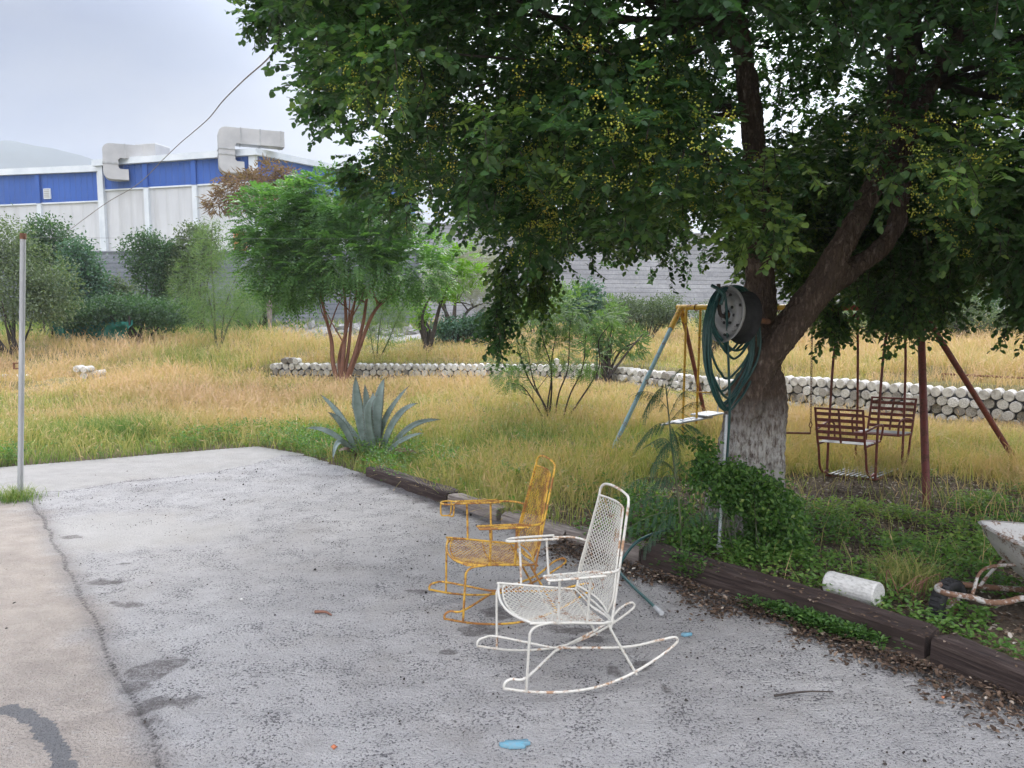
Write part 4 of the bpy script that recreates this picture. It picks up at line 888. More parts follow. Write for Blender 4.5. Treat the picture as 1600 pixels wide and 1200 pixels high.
# central multi-stemmed tree
Z2 = lambda L_: [(400+a/2.857, 380+b/2.857) for a, b in L_]
plant('umbrella_tree', 'bright green feathery tree with several reddish brown stems beside the low wall', 'tree', 530, 603, 17.6,
      [(432, 345, 62, 52), (520, 318, 66, 50), (590, 345, 62, 55), (640, 405, 55, 50), (470, 410, 62, 55), (555, 400, 75, 50), (415, 400, 42, 50), (450, 450, 40, 25), (610, 425, 60, 35), (530, 300, 45, 32), (395, 348, 30, 28), (480, 375, 60, 60), (545, 355, 70, 50), (665, 430, 30, 28), (455, 305, 30, 24)],
      M['leaf_bright'], 'frond', 6200, 31, ll=.125, lw=.046, npair=6, fl=.38, woodmat='bark_red', srad=.06, tint=.5, depth=.9, droop=.55,
      stems=[Z2([(372, 640), (345, 540), (338, 440), (322, 370), (285, 225), (255, 160)]), Z2([(378, 640), (392, 480), (402, 350), (392, 180), (380, 60)]), Z2([(385, 640), (410, 500), (428, 330), (450, 220), (470, 100)]),
             Z2([(390, 640), (440, 500), (480, 350), (500, 230), (560, 120)]), Z2([(395, 640), (450, 500), (520, 320), (590, 240), (680, 150)]), Z2([(382, 640), (372, 520), (400, 400), (440, 260)])])
plant('lime_shoot_tree', 'lime green leafy tree in front of the grey thicket, right of the feathery tree', 'tree', 664, 520, 21, [(700, 432, 34, 28), (722, 405, 22, 18), (745, 430, 14, 16), (690, 395, 22, 18)], M['leaf_lime'], 'frond', 420, 32, ll=.13, lw=.045, fl=.3, srad=.07, stems=[[(668, 522), (660, 495), (680, 450)], [(668, 522), (690, 470), (715, 430)]], woodmat='bark_dark')
plant('dry_brown_tree', 'tree with dry brown seed clusters standing before the blue band', 'tree', 400, 480, 27, [(385, 295, 48, 24), (345, 318, 25, 16), (420, 272, 36, 18), (450, 285, 26, 20), (395, 315, 30, 14)], M['leaf_brown'], 'feather', 800, 33, ll=.2, lw=.045, fl=.28, droop=1.5, srad=.06, woodmat='twig', stems=[[(420, 480), (410, 400), (395, 330), (380, 290)], [(420, 480), (425, 380), (440, 300)]])
plant('pale_feathery_tree', 'pale airy feathery young tree standing in the dry grass mound', 'tree', 338, 532, 23, [(330, 430, 52, 70), (300, 450, 36, 50), (370, 440, 40, 55), (340, 380, 30, 35), (345, 485, 60, 35), (320, 500, 40, 25), (395, 470, 22, 38)], M['leaf_mesquite'], 'feather', 1700, 34, lw=.011, fl=.30, droop=.8, srad=.03, woodmat='bark_green', tint=.62, shell=.2,
      stems=[[(338, 540), (333, 500), (322, 450), (305, 420)], [(338, 540), (335, 480), (330, 400), (332, 350)], [(342, 540), (352, 480), (370, 430)], [(345, 540), (360, 500), (380, 470)]])
plant('pale_sapling_tree', 'thin pale sapling with straight green stems right of the reddish stems', 'tree', 588, 560, 20.5, [(600, 500, 34, 42), (625, 470, 28, 35), (580, 480, 25, 35)], M['leaf_mesquite'], 'feather', 800, 35, lw=.010, fl=.28, srad=.022, woodmat='bark_green', tint=.6, shell=.1, stems=[[(587, 562), (580, 530), (575, 490)], [(588, 562), (592, 520), (600, 470)], [(589, 562), (608, 530), (618, 505), (640, 460)]])
# thicket at left
LG = 'shrubs of the thicket along the left boundary wall'
def bush(px, py, Y, lob, mat, n, s, label, name='shrub', **kw): return plant(name, label, 'shrub' if name == 'shrub' else 'tree', px, py, Y, lob, M[mat], kw.pop('mode', 'leaf'), n, s, ll=kw.pop('ll', .11), lw=kw.pop('lw', .06), **kw)
bush(20, 505, 22, [(0, 400, 50, 65), (45, 425, 45, 55), (20, 460, 60, 45), (80, 450, 40, 50), (-30, 380, 40, 50), (60, 480, 60, 28), (-60, 450, 60, 60)], 'leaf_grey', 2900, 41, 'large grey-green leafy bush at the left edge behind the metal post', group=LG, ll=.09, lw=.04)
bush(82, 505, 28, [(75, 372, 38, 26), (62, 395, 30, 25), (110, 400, 26, 26)], 'leaf_dark', 1100, 42, 'dark green treetop rising above the grey-green bush at left', name='bushy_tree', group=LG)
bush(120, 505, 26, [(125, 415, 26, 38), (135, 450, 30, 40), (110, 470, 36, 30)], 'leaf_blue', 1100, 43, 'bluish green shrub between the grey-green bush and the dark wall', group=LG)
bush(185, 505, 27, [(170, 455, 32, 14), (190, 470, 30, 14), (155, 482, 40, 16)], 'leaf_grey', 900, 44, 'low greyish shrub with big leaves in front of the dark wall', group=LG)
bush(235, 505, 29, [(225, 395, 32, 30), (250, 410, 32, 30), (240, 440, 30, 35), (270, 400, 16, 18)], 'leaf_dark', 1500, 45, 'dark green round bush in front of the dark wall, left of the pale feathery tree', group=LG)
bush(215, 515, 25, [(200, 485, 55, 20), (260, 490, 50, 20), (150, 490, 50, 18), (120, 494, 40, 14)], 'leaf_dark', 1800, 46, 'long low dark hedge of creepers at the foot of the left thicket', group=LG, ll=.09, lw=.05)
bush(310, 510, 29, [(300, 385, 22, 32), (325, 370, 20, 20), (285, 440, 24, 50), (320, 400, 20, 30)], 'leaf_grey', 1100, 47, 'grey-green slender shrub behind the pale feathery tree', group=LG, tint=.4)
bush(400, 515, 31, [(395, 480, 40, 20), (350, 500, 40, 15), (440, 470, 35, 18)], 'leaf_mesquite', 1000, 48, 'pale green brush under the feathery tree by the dark wall', group=LG, mode='feather', lw=.02, fl=.4)
# grey thicket centre right
RG = 'shrubs and saplings in front of the pale block wall'
plant('leafless_grey_tree', 'nearly bare silvery grey tree with dark forked trunks before the pale wall', 'tree', 706, 522, 26, [(730, 430, 48, 40), (760, 455, 30, 32), (700, 425, 30, 30), (745, 405, 30, 20), (680, 450, 26, 22)], M['leaf_silver'], 'feather', 2300, 51, lw=.012, fl=.26, droop=.3, srad=.09, woodmat='bark_dark', shell=.2,
      stems=[[(708, 522), (700, 495), (684, 470), (668, 455)], [(708, 522), (710, 490), (712, 465)], [(710, 522), (728, 490), (750, 475)], [(706, 522), (695, 480), (690, 450)], [(730, 522), (745, 495), (758, 480)]])
bush(720, 522, 25.5, [(715, 516, 45, 8), (745, 512, 30, 10), (690, 515, 25, 7)], 'leaf_blue', 500, 52, 'low green tuft of weeds under the silvery grey tree', group=RG)
bush(668, 522, 24, [(660, 495, 7, 16)], 'leaf_lime', 70, 53, 'small lime green stump shoot left of the silvery grey tree', group=RG, srad=.05)
bush(918, 490, 24, [(918, 468, 22, 22), (905, 490, 26, 18)], 'leaf_blue', 500, 54, 'rounded bluish green bush before the pale wall, above the tall weeds', group=RG)
bush(1010, 500, 24, [(1000, 492, 45, 20), (1040, 485, 40, 22), (970, 485, 25, 22), (1070, 495, 30, 16)], 'leaf_grey', 1500, 55, 'wide grey-green thicket left of the yellow swing frame', group=RG, ll=.07, lw=.035, tint=.3)
bush(945, 555, 17.5, [(950, 525, 24, 30), (990, 535, 18, 24), (925, 535, 16, 22), (960, 495, 14, 18)], 'leaf_mesquite', 380, 56, 'tall light green weeds standing behind the low wall right of the sapling', group=RG, mode='feather', lw=.03, fl=.22, tint=.3)
bush(1110, 520, 19, [(1110, 500, 22, 26), (1125, 520, 16, 22)], 'leaf_grey', 350, 57, 'grey-green weeds seen between the yellow rods and the hose coil', group=RG, ll=.06, lw=.03)
bush(1290, 520, 23, [(1240, 500, 40, 20), (1300, 495, 50, 16), (1350, 500, 50, 18)], 'leaf_grey', 900, 58, 'low grey-green brush behind the leaning limb', group=RG, ll=.07, lw=.035, tint=.6, mode='leaf')
bush(1470, 520, 24, [(1440, 500, 60, 15), (1530, 500, 70, 16), (1610, 495, 60, 22), (1480, 480, 60, 22)], 'leaf_grey', 1700, 59, 'long grey-green brush line behind the red swing leg', group=RG, ll=.08, lw=.035, tint=.35)
bush(1545, 520, 27, [(1480, 455, 60, 35), (1570, 450, 70, 40), (1400, 460, 50, 35), (1650, 450, 60, 50)], 'leaf_dark', 1500, 60, 'dark green trees in shade beyond the right brush line', name='bushy_tree', group=RG)
bush(840, 500, 27, [(850, 480, 45, 22), (810, 490, 30, 18), (880, 470, 30, 18)], 'leaf_mesquite', 900, 61, 'pale green brush behind the sapling, in front of the pale wall', group=RG, mode='feather', lw=.02, fl=.3)
# the sapling on the lawn
Z4 = lambda L_: [(740+a/3.53, 380+b/3.53) for a, b in L_]
sapY = float(G(856, 668)[1])
plant('sapling_tree', 'slender many-stemmed sapling with fine leaves standing in the lawn', 'tree', 856, 668, sapY,
      [(795, 560, 34, 45), (820, 520, 36, 40), (855, 490, 42, 46), (872, 545, 26, 36), (900, 480, 40, 36), (940, 495, 34, 32), (915, 555, 30, 34), (805, 590, 30, 22)],
      M['leaf_mesquite'], 'frond', 1900, 71, ll=.046, lw=.015, npair=7, fl=.15, droop=.5, srad=.017, woodmat='bark_dark', tint=.55, shell=.1, depth=1.0,
      stems=[Z4([(405, 1010), (370, 940), (280, 800), (200, 770)]), Z4([(405, 1010), (395, 900), (300, 740), (240, 560)]), Z4([(407, 1010), (410, 880), (430, 700), (380, 520), (370, 400)]), Z4([(410, 1010), (430, 820), (430, 650), (465, 470)]),
             Z4([(440, 1000), (470, 830), (520, 690), (530, 480), (550, 370)]), Z4([(485, 1005), (530, 840), (600, 690), (620, 500)]), Z4([(487, 1005), (570, 890), (690, 690), (690, 540), (750, 450)]), Z4([(405, 1010), (390, 900), (330, 760), (300, 600)])])

# agave
agY = float(G(575, 716)[1]); ab = P(575, 716, agY)
ag = empty('agave', (ab[0], agY, .03), label='large blue-grey agave with pointed leaves at the corner of the concrete', cat='agave')
def m_agave():
    m, t, o = newmat('agave_skin'); v = objco(t); n = noise(t, 9, 5, .6, v); c = ramp(t, [(.3, (.12, .165, .14)), (.6, (.21, .27, .24)), (.8, (.30, .355, .31))]); t.links.new(n.outputs[0], c.inputs[0])
    cc = mixc(t, mrange(t, attr(t), .93, 1.0), c.outputs[0], (.14, .08, .05)); pbsdf(t, o, cc, .55, 0, n.outputs[0], .2, .01); return m
mag = m_agave()
AL = [((575, 700), (560, 640), (556, 588), .17, .0), ((577, 700), (575, 650), (570, 600), .15, -.12), ((590, 700), (590, 640), (601, 590), .19, .10), ((592, 702), (602, 655), (640, 602), .10, .12), ((596, 706), (618, 655), (653, 630), .12, -.05), ((606, 708), (640, 668), (690, 656), .10, .1),
      ((562, 704), (535, 655), (500, 616), .10, .1), ((558, 708), (538, 668), (512, 644), .11, -.15), ((552, 708), (520, 678), (477, 669), .09, -.1), ((556, 712), (532, 690), (520, 720), .09, -.35), ((575, 704), (540, 660), (520, 652), .07, .25), ((585, 704), (582, 655), (583, 612), .15, .25), ((600, 708), (625, 690), (662, 676), .08, -.3), ((588, 704), (575, 648), (590, 618), .14, -.25), ((570, 706), (566, 670), (548, 628), .12, .2), ((598, 712), (625, 704), (652, 708), .07, -.45), ((560, 714), (545, 702), (528, 706), .06, -.5)]
for q, (b0, b1, b2, w, dy) in enumerate(AL):
    p0 = P(*b0, agY+dy*.3); p0[2] = max(.02, p0[2]-.05); p1 = P(*b1, agY+dy*.8); p2 = P(*b2, agY+dy*1.4); tt = np.linspace(0, 1, 22)[:, None]
    pth = (1-tt)**2*p0+2*tt*(1-tt)*(2*p1-.5*(p0+p2))+tt**2*p2; tg = nrm(np.gradient(pth, axis=0)); toc = nrm(np.array([ab[0], agY, 1.2])-pth); sdv = nrm(np.cross(tg, np.where(abs(tg@np.array([0, 1, 0]))[:, None] < 2, np.array([0., -1, 0]), 0)+nrm(toc)*.5)); nn = nrm(np.cross(sdv, tg))
    wt = w*.72*np.interp(tt[:, 0], [0, .12, .35, .6, .85, .97, 1], [.75, .8, .95, 1, .55, .12, .02])/2; th = .028*(1-tt[:, 0]*.8)
    prof = [(-1, .25), (-.6, -.08), (0, -.25), (.6, -.08), (1, .25), (.55, -.55), (0, -.95), (-.55, -.55)]
    V = np.stack([pth+sdv*(wt*a)[:, None]+nn*((th+wt*.25)*b_)[:, None] for a, b_ in prof], 1).reshape(-1, 3); n_ = 8; i = np.arange(21)[:, None]; j = np.arange(n_)[None]
    g = MB(); g.add(V, np.stack([i*n_+j, i*n_+(j+1) % n_, (i+1)*n_+(j+1) % n_, (i+1)*n_+j], -1).reshape(-1, 4), np.repeat(tt[:, 0]*1.0 if q < 15 else tt[:, 0]*0+1, n_))
    sp = np.arange(3, 20); 
    for sgn in (-1, 1): leaflets(g, pth[sp]+sdv[sp]*(wt[sp]*sgn*.97)[:, None]+nn[sp]*(wt[sp]*.06)[:, None], sdv[sp]*sgn+tg[sp]*.4, nn[sp], .014, .01, 1.0)
    put(g, 'leaf', mag, ag)

# feathery weed in front of the trunk
wY = 5.25
wroot = empty('feathery_weed', (*P(1062, 880, wY)[:2], .04), label='tall feathery weed with drooping fern-like leaves left of the big trunk', cat='weed')
fm = MB(); wm = MB(); rg = np.random.default_rng(81)
stp = [P(1065, 900, wY), P(1062, 800, wY), P(1050, 700, wY), P(1044, 640, wY), P(1040, 600, wY)]; stp[0][2] = .0; sp_ = smooth_path(stp, 8); tube(wm, sp_, np.linspace(.009, .004, len(sp_)), 6)
FR = [((1044, 640), (1000, 612)), ((1042, 620), (1066, 576)), ((1046, 660), (1095, 628)), ((1046, 660), (1000, 690)), ((1050, 690), (1020, 730)), ((1050, 680), (1085, 668)), ((1040, 605), (1010, 640)), ((1052, 700), (1022, 690)), ((1058, 760), (990, 752)), ((1060, 780), (985, 790)), ((1060, 770), (1020, 820)), ((1056, 740), (1100, 720)),
      ((1062, 800), (1010, 850)), ((1058, 750), (1030, 720)), ((1046, 650), (1075, 610)), ((1050, 690), (1095, 690)), ((1060, 790), (1105, 760)), ((1062, 800), (975, 830)), ((1060, 745), (1015, 765)), ((1062, 820), (1120, 800)), ((1048, 665), (1060, 715))]
for q, (a, b_) in enumerate(FR):
    A0 = P(*a, wY); B0 = P(*b_, wY+rg.uniform(-.25, .25)); n_ = 7; ts = np.linspace(.15, 1, n_)[:, None]; pts_ = A0+(B0-A0)*ts; pts_[:, 2] += (np.sin(ts[:, 0]*math.pi)*.045)
    tube(wm, np.vstack([A0, pts_]), .0022, 4, cap=False); D0 = nrm(B0-A0); sdx = nrm(np.cross(D0, [0, 0, 1.]))
    O = np.repeat(pts_, 2, 0); D = np.tile(np.array([1, -1])[:, None]*sdx[None], (n_, 1))*.55+D0*.5+np.array([0, 0, -.45]); fronds(fm, O, D, .09, 13, .019, .0065, 90+q, .35, .35, .12, ang=1.0, wood=wm, wr=.0008)
put(fm, 'foliage', mat_leaf('fern_leaf', [(0, (.03, .085, .05)), (1, (.075, .16, .085))], .3, .5), wroot, False); put(wm, 'stems', M['bark_green'], wroot)
# leafy bush around the trunk foot
bY = YT-.38
b2 = empty('creeper_bush', (*P(1150, 880, bY)[:2], .04), label='dark green leafy creeper bush wrapped around the foot of the big trunk', cat='bush')
g = MB(); rg = np.random.default_rng(91); k = bY/1200
lob = [(P(1110, 770, bY), 50*k, .2, 60*k, 3), (P(1080, 730, bY), 28*k, .15, 34*k, 1.4), (P(1165, 770, bY), 45*k, .15, 28*k, 2), (P(1205, 800, bY+.05), 42*k, .3, 55*k, 3), (P(1225, 840, bY+.1), 38*k, .3, 40*k, 2), (P(1075, 830, bY+.05), 32*k, .25, 48*k, 2), (P(1150, 745, bY-.02), 45*k, .12, 18*k, 1.2), (P(1190, 860, bY), 42*k, .25, 30*k, 2), (P(1090, 700, bY), 24*k, .1, 18*k, .5), (P(1030, 800, bY+.2), 28*k, .2, 45*k, 1.2), (P(1000, 800, bY+.5), 45*k, .3, 30*k, 1.)]
pts, u = crown_pts(lob, 1500, 92, .3); pts[:, 2] = np.maximum(pts[:, 2], .05); X, Yp, d = project(pts); pts = pts[~((abs(X-1118) < 20) & (Yp > 790))]
O = np.repeat(pts, 9, 0)+rng.normal(size=(len(pts)*9, 3))*.035; leaves(g, O, nrm(rdir(len(O), rg)+[0, -.4, -.2]), nrm(rdir(len(O), rg)*.6+[0, -.4, 1]), .034*rg.uniform(.7, 1.3, len(O)), .022, np.clip(rg.normal(.48, .22, len(O)), 0, 1))
put(g, 'foliage', M['weed'], b2, False); g = MB()
for _ in range(26):
    q = pts[rg.integers(len(pts))]; a = np.array([q[0]+rg.normal()*.12, bY+rg.normal()*.08, 0.0]); tube(g, smooth_path([a, (a+q)/2+rdir(1, rg)[0]*.06, q], 5), np.linspace(.006, .002, 11), 5)
put(g, 'stems', M['bark_green'], b2)

# ================================================================== ROCKING CHAIRS
CS = .966
def chair(name_label, x0, y0, yaw, pitch, mat, z0=.018, cup=False, plates=(1, -1), meshm=None, s=0, q=None):
    root = empty('rocking_chair', (x0, y0, z0), label=name_label, cat='rocking chair', group='old metal rocking chairs'); root.rotation_euler = (0, -pitch, yaw)
    A = lambda *p: np.array(p, float)*CS
    d = dict(wsf=.271, wsb=.225, zf=.385, zb=.33, xf=.416, btx=-.106, btz=.908, btw=.161, rw=.235, rfx=.526, rfz=.07, rrx=-.349, rrz=.18, lfx=.425, lrx=-.147, az=.603, afx=.362, arx=.086, aw=.299, prx=.143); d.update(q or {})
    r = .0068*CS; T = lambda pts, rr=r, k=6, name='tube', closed=False, mt=mat: (lambda b: (tube(b, smooth_path([A(*p) for p in pts], k) if k > 1 else [A(*p) for p in pts], rr, 8, closed), b.build(name, mt, root))[1])(MB())
    wm = d['wsb']+.012; zt = d['btz']
    # back frame: inverted U with a slightly arched top
    bx = lambda z: -.008+(d['btx']+.008)*((z-.33)/(zt-.33))
    wz = lambda z: np.interp(z, [.33, .5, zt], [d['wsb'], d['wsb']-.018, d['btw']])
    side = [(bx(z), wz(z), z) for z in (.30, .33, .5, .7, .85)]
    pts = side+[(bx(.89), wz(.89), .895), (bx(.93)-.002, d['btw']-.035, .925), (bx(.93), 0, .938), (bx(.93)-.002, -d['btw']+.035, .925), (bx(.89), -wz(.89), .895)]+[(a, -b, c) for a, b, c in side[::-1]]
    T(pts, name='back_frame')
    def emesh(corner, nu, nv, name, inset=0.0):
        """expanded metal panel: zigzag strands; corner(u,v) -> point"""
        b = MB(); uu = np.arange(0, nu*2+1)/(nu*2)
        for k in range(nv):
            ph = (np.arange(nu*2+1)+k) % 2; vv = (k+.5+(ph-.5)*.86)/nv; pts = np.array([A(*corner(u, v)) for u, v in zip(uu, vv)])
            tube(b, pts, .0022*CS, 4, cap=False)
        return b.build(name, meshm or mat, root, False)
    bw = lambda v: np.interp(v, [0, .16, 1], [d['wsb']-.035, d['wsb']-.012, d['btw']-.018])
    bzz = lambda v: .365+v*(.865-.365)
    emesh(lambda u, v: (bx(bzz(v))+.012-.045*math.sin(u*math.pi)*.6, (u*2-1)*bw(v), bzz(v)), 13, 42, 'back_mesh')
    T([(bx(bzz(v))+.012, bw(v), bzz(v)) for v in (0, .16, .5, 1)], .005, 4, 'mesh_edge_rod'); T([(bx(bzz(v))+.012, -bw(v), bzz(v)) for v in (0, .16, .5, 1)], .005, 4, 'mesh_edge_rod')
    T([(bx(.865)+.012-.027*math.sin(u*math.pi), (u*2-1)*bw(1), .865) for u in np.linspace(0, 1, 5)], .005, 3, 'mesh_edge_rod'); T([(bx(.365)+.012-.027*math.sin(u*math.pi), (u*2-1)*bw(0), .365) for u in np.linspace(0, 1, 5)], .005, 3, 'mesh_edge_rod')
    # seat
    def seatp(u, v, drop=0):   # u across (0..1), v from back to front
        w = d['wsb']+(d['wsf']-d['wsb'])*v; y = (u*2-1); x = -.005+v*(d['xf']+.055*(1-y*y)); z = d['zb']+(d['zf']-d['zb'])*v-.022*math.sin(math.pi*u)*(.4+.6*v)-drop
        return (x, y*w, z)
    emesh(lambda u, v: seatp(.03+u*.94, .06+v*.90), 12, 32, 'seat_mesh')
    T([seatp(0, v) for v in (0, .5, 1)]+[seatp(u, 1) for u in (.02, .08, .2, .35, .5, .65, .8, .92, .98)]+[seatp(1, v) for v in (1, .5, 0)]+[seatp(.5, 0)], name='seat_frame', k=3, closed=True)
    T([seatp(.02, .93, .004)]+[seatp(u, .95, .006) for u in (.1, .3, .5, .7, .9)]+[seatp(.98, .93, .004)], .005, 4, 'seat_front_rod')
    for sg, nm in ((1, 'near'), (-1, 'far')):
        T([(.31, sg*.262, .376), (.385, sg*.27, .372), (d['lfx']-.004, sg*.268, .345), (d['lfx'], sg*.262, .29), (d['lfx'], sg*(d['rw']+.004), .045)], name='front_leg')
        T([(.02, sg*d['wsb'], .335), (-.035, sg*(d['wsb']+.005), .24), (d['lrx'], sg*d['rw'], .055)], name='rear_leg')
        zr = lambda x: .012+np.where(x > .15, (d['rfz']-.012)/(d['rfx']-.15)**2, (d['rrz']-.012)/(d['rrx']-.15)**2)*(x-.15)**2
        xs = np.linspace(d['rrx'], d['rfx']-.01, 12); arc = [(x, sg*d['rw'], float(zr(x))) for x in xs]
        rear = [(.20, -sg*.02, .118), (-.12, sg*.13, .15), (-.27, sg*(d['rw']-.02), .205), (d['rrx']+.005, sg*d['rw'], .222), (d['rrx']-.018, sg*d['rw'], .205)]
        front = [(d['rfx']+.006, sg*d['rw'], .072), (d['rfx']+.002, sg*d['rw'], .098), (d['rfx']-.03, sg*d['rw'], .112), (d['lfx'], sg*d['rw'], .11), (.20, sg*.02, .118)]
        T(rear+arc+front, name='runner', k=5)
        a = d['az']; aw = d['aw']
        # arm: posts, loop and rear tube
        T([(.29, sg*.268, .375), (.292, sg*.285, .50), (.30, sg*(aw-.004), a)], name='arm_post', k=4); T([(.135, sg*.255, .36), (.14, sg*.28, .5), (d['prx'], sg*(aw-.004), a)], name='arm_post', k=4)
        lw = .034; x1, x0_ = d['afx'], d['arx']
        if sg in plates:
            T([(x0_, sg*(aw-lw), a), (x1-.02, sg*(aw-lw), a), (x1, sg*(aw-lw*.6), a), (x1+.004, sg*aw, a), (x1, sg*(aw+lw*.6), a), (x1-.02, sg*(aw+lw), a), (x0_, sg*(aw+lw), a)], .0055, 4, 'arm_loop')
            emesh(lambda u, v: (x0_+(x1-x0_)*v, sg*aw+(u*2-1)*lw, a+.004), 3, 18, 'arm_mesh')
        else:
            T([(x0_, sg*(aw-lw), a), (x1-.05, sg*(aw-lw), a+.004), (x1, sg*(aw-lw*.5), a), (x1, sg*(aw+lw*.4), a-.004), (x1-.05, sg*(aw+lw), a), (x0_, sg*(aw+lw), a)], .0065, 5, 'arm_loop')
        T([(x0_+.02, sg*aw, a), (0, sg*(aw-.02), a), (bx(a)+.0, sg*wz(a), a+.002)], .0065, 5, 'arm_rear_tube'); 
        if cup and sg == -1:
            b = MB(); th = np.linspace(0, 2*math.pi, 24, endpoint=False); c = np.array([x1+.052, sg*aw, a])
            tube(b, [A(*(c+np.array([.05*math.cos(t), .045*math.sin(t), 0]))) for t in th], .0055, 6, True)
            for t in (0.0, 2.1, 4.2): tube(b, smooth_path([A(*(c+np.array([.05*math.cos(t), .045*math.sin(t), -.0]))), A(*(c+np.array([.05*math.cos(t), .045*math.sin(t), -.05]))), A(*(c+np.array([.042*math.cos(t), .038*math.sin(t), -.078]))), A(*(c+np.array([0, 0, -.082])))], 4), .005, 6)
            b.build('cup_holder', mat, root)
    T([(-.02, -d['wsb'], .335), (-.03, 0, .33), (-.02, d['wsb'], .335)], .006, 3, 'rear_cross_rod')
    T([seatp(0, .5, .006), seatp(.5, .5, .012), seatp(1, .5, .006)], .005, 3, 'seat_cross_rod')
    return root
k_ = EYE/1.7
chair('white metal rocking chair with a flaking mesh seat, nearest the camera', .362*k_, 3.45*k_, 3.452, .027, M['white_paint'], plates=(1,), s=1)
chair('rusty yellow metal rocking chair with a cup holder on its far armrest', .054*k_, 4.155*k_, 3.43, .04, M['yellow_paint'], cup=True, s=2, q=dict(wsb=.205, zb=.345, aw=.290, btw=.158, btz=.915, btx=-.12))

# ================================================================== SWING SET
LA = np.array([2.18, 9.9, 1.80]); RA = np.array([4.02, 7.5, 1.80])
LA = P(1064, 483, 9.9); RA = P(1438, 481, 7.5); RA[2] = LA[2] = 1.79
bd = RA-LA; bl = np.linalg.norm(bd); bd /= bl; lo = np.array([-bd[1], bd[0], 0]); lo = lo if lo[1] > 0 else -lo   # along the glider's long axis, away from camera
sw = empty('swing_frame', ((LA+RA)[0]/2, (LA+RA)[1]/2, 0), label='rusty A-frame of the swing set with a yellow and red top bar', cat='swing frame')
def tb(name, pts, r, mat, root, k=5, n=10, closed=False):
    b = MB(); tube(b, smooth_path(pts, k) if len(pts) > 2 and not closed else pts, r, n, closed); return put(b, name, mat, root)
F1 = P(961, 693, G(961, 693, .20)[1]); f1b = G(961, 693, .20); apexL = LA+[0, 0, .0]
def legto(ap, pt): v = pt-ap; return ap+v*((ap[2]+.12)/(ap[2]-pt[2]))
l1 = legto(LA, G(962, 692, .18)); l2 = legto(LA, G(1101, 646, .22)); r1 = legto(RA, G(1448, 788, .06)); r2 = legto(RA, G(1591, 727, .07))
cut = LA+(l1-LA)*.14
tb('yellow_socket', [LA, cut], .036, M['yellow_swing'], sw, n=12); tb('leg', [cut, l1], .027, M['blue_swing'], sw, n=12); tb('leg', [LA, l2], .029, M['red_swing'], sw, n=12)
tb('leg', [RA, r1], .034, M['red_swing'], sw, n=12); tb('leg', [RA, r2], .030, M['red_swing'], sw, n=12)
mid = LA+(RA-LA)*.52
tb('top_bar', [LA-bd*.06, mid], .033, M['yellow_swing'], sw, n=12); tb('top_bar', [mid+bd*.003, RA+bd*.06], .032, M['red_bright'], sw, n=12)
tb('yellow_socket', [LA, LA+(l2-LA)*.10], .034, M['yellow_swing'], sw, n=12)
def hang_t(px, z=None):
    ts = np.linspace(0, 1, 400); q = LA+(RA-LA)*ts[:, None]; X, _, _ = project(q); return q[np.argmin(abs(X-px))]
for px in (1088, 1217, 1270, 1345, 1397):
    q = hang_t(px); b = MB(); th = np.linspace(0, 2*math.pi, 14, endpoint=False)
    tube(b, [q+np.array([0, 0, -.004])+(lo*math.cos(t)*.04+np.array([0, 0, 1])*math.sin(t)*.042) for t in th], .007, 6, True); put(b, 'hanger_ring', M['rust'], sw)
# plank swing on yellow rods
ps = empty('plank_swing', (*hang_t(1080)[:2], .35), label='grey plank swing hanging from two yellow rods', cat='swing')
qa, qb = hang_t(1074), hang_t(1093)
ra = P(1066, 690, qa[1]-.12); rb_ = P(1088, 662, qb[1]+.12)
tb('hanging_rod', [qa-lo*.02, ra], .015, M['yellow_swing'], ps); tb('hanging_rod', [qb+lo*.02, rb_], .015, M['yellow_swing'], ps)
pa = G(1034, 664, .36); pb_ = G(1121, 648, .36); pm = (pa+pb_)/2; dp = pb_-pa; an = math.atan2(dp[1], dp[0])
b = MB(); box(b, pm-[0, 0, .0], (np.linalg.norm(dp)*.62, .17, .022), rotz(an), .004); put(b, 'plank', M['galv'], ps, False)
b = MB(); box(b, pb_-dp*.19+np.array([0, 0, .035]), (.42, .26, .02), rotz(an), .004); put(b, 'plank', M['galv'], ps, False)
tb('cross_rod', [P(1086, 613, qb[1]), P(1108, 613, qb[1]+.15)], .009, M['yellow_swing'], ps); tb('side_handle', [P(1121, 648, pb_[1]), P(1124, 600, pb_[1]), P(1121, 585, pb_[1])], .008, M['galv'], ps, 3)
b = MB(); tube(b, [pa, pb_+[0, 0, .01]], .014, 8); put(b, 'carrier_bar', M['galv'], ps)
# trapeze swing on chains
def chain(root, a, c, n_):
    b = MB(); ts = (np.arange(n_)+.5)/n_; L_ = np.linalg.norm(c-a)/n_; d = nrm(c-a); s1 = nrm(np.cross(d, [1, .3, 0])); s2 = np.cross(d, s1); th = np.linspace(0, 2*math.pi, 8, endpoint=False)
    for k, t in enumerate(ts):
        sd_ = s1 if k % 2 else s2; o_ = a+(c-a)*t; tube(b, [o_+d*math.cos(x)*L_*.68+sd_*math.sin(x)*.011 for x in th], .0032, 5, True)
    return put(b, 'chain', M['chain'], root)
tz = empty('trapeze_swing', (*hang_t(1245)[:2], .33), label='rusty pipe swing seat on long chains between the big trunk and the glider', cat='swing')
c1, c2 = hang_t(1217), hang_t(1269); e1 = P(1214, 676, c1[1]); e2 = P(1266, 677, c2[1])
chain(tz, c1-[0, 0, .03], e1+[0, 0, .09], 44); chain(tz, c2-[0, 0, .03], e2+[0, 0, .13], 44)
tb('seat_bar', [e1, e2], .013, M['rust'], tz); b = MB()
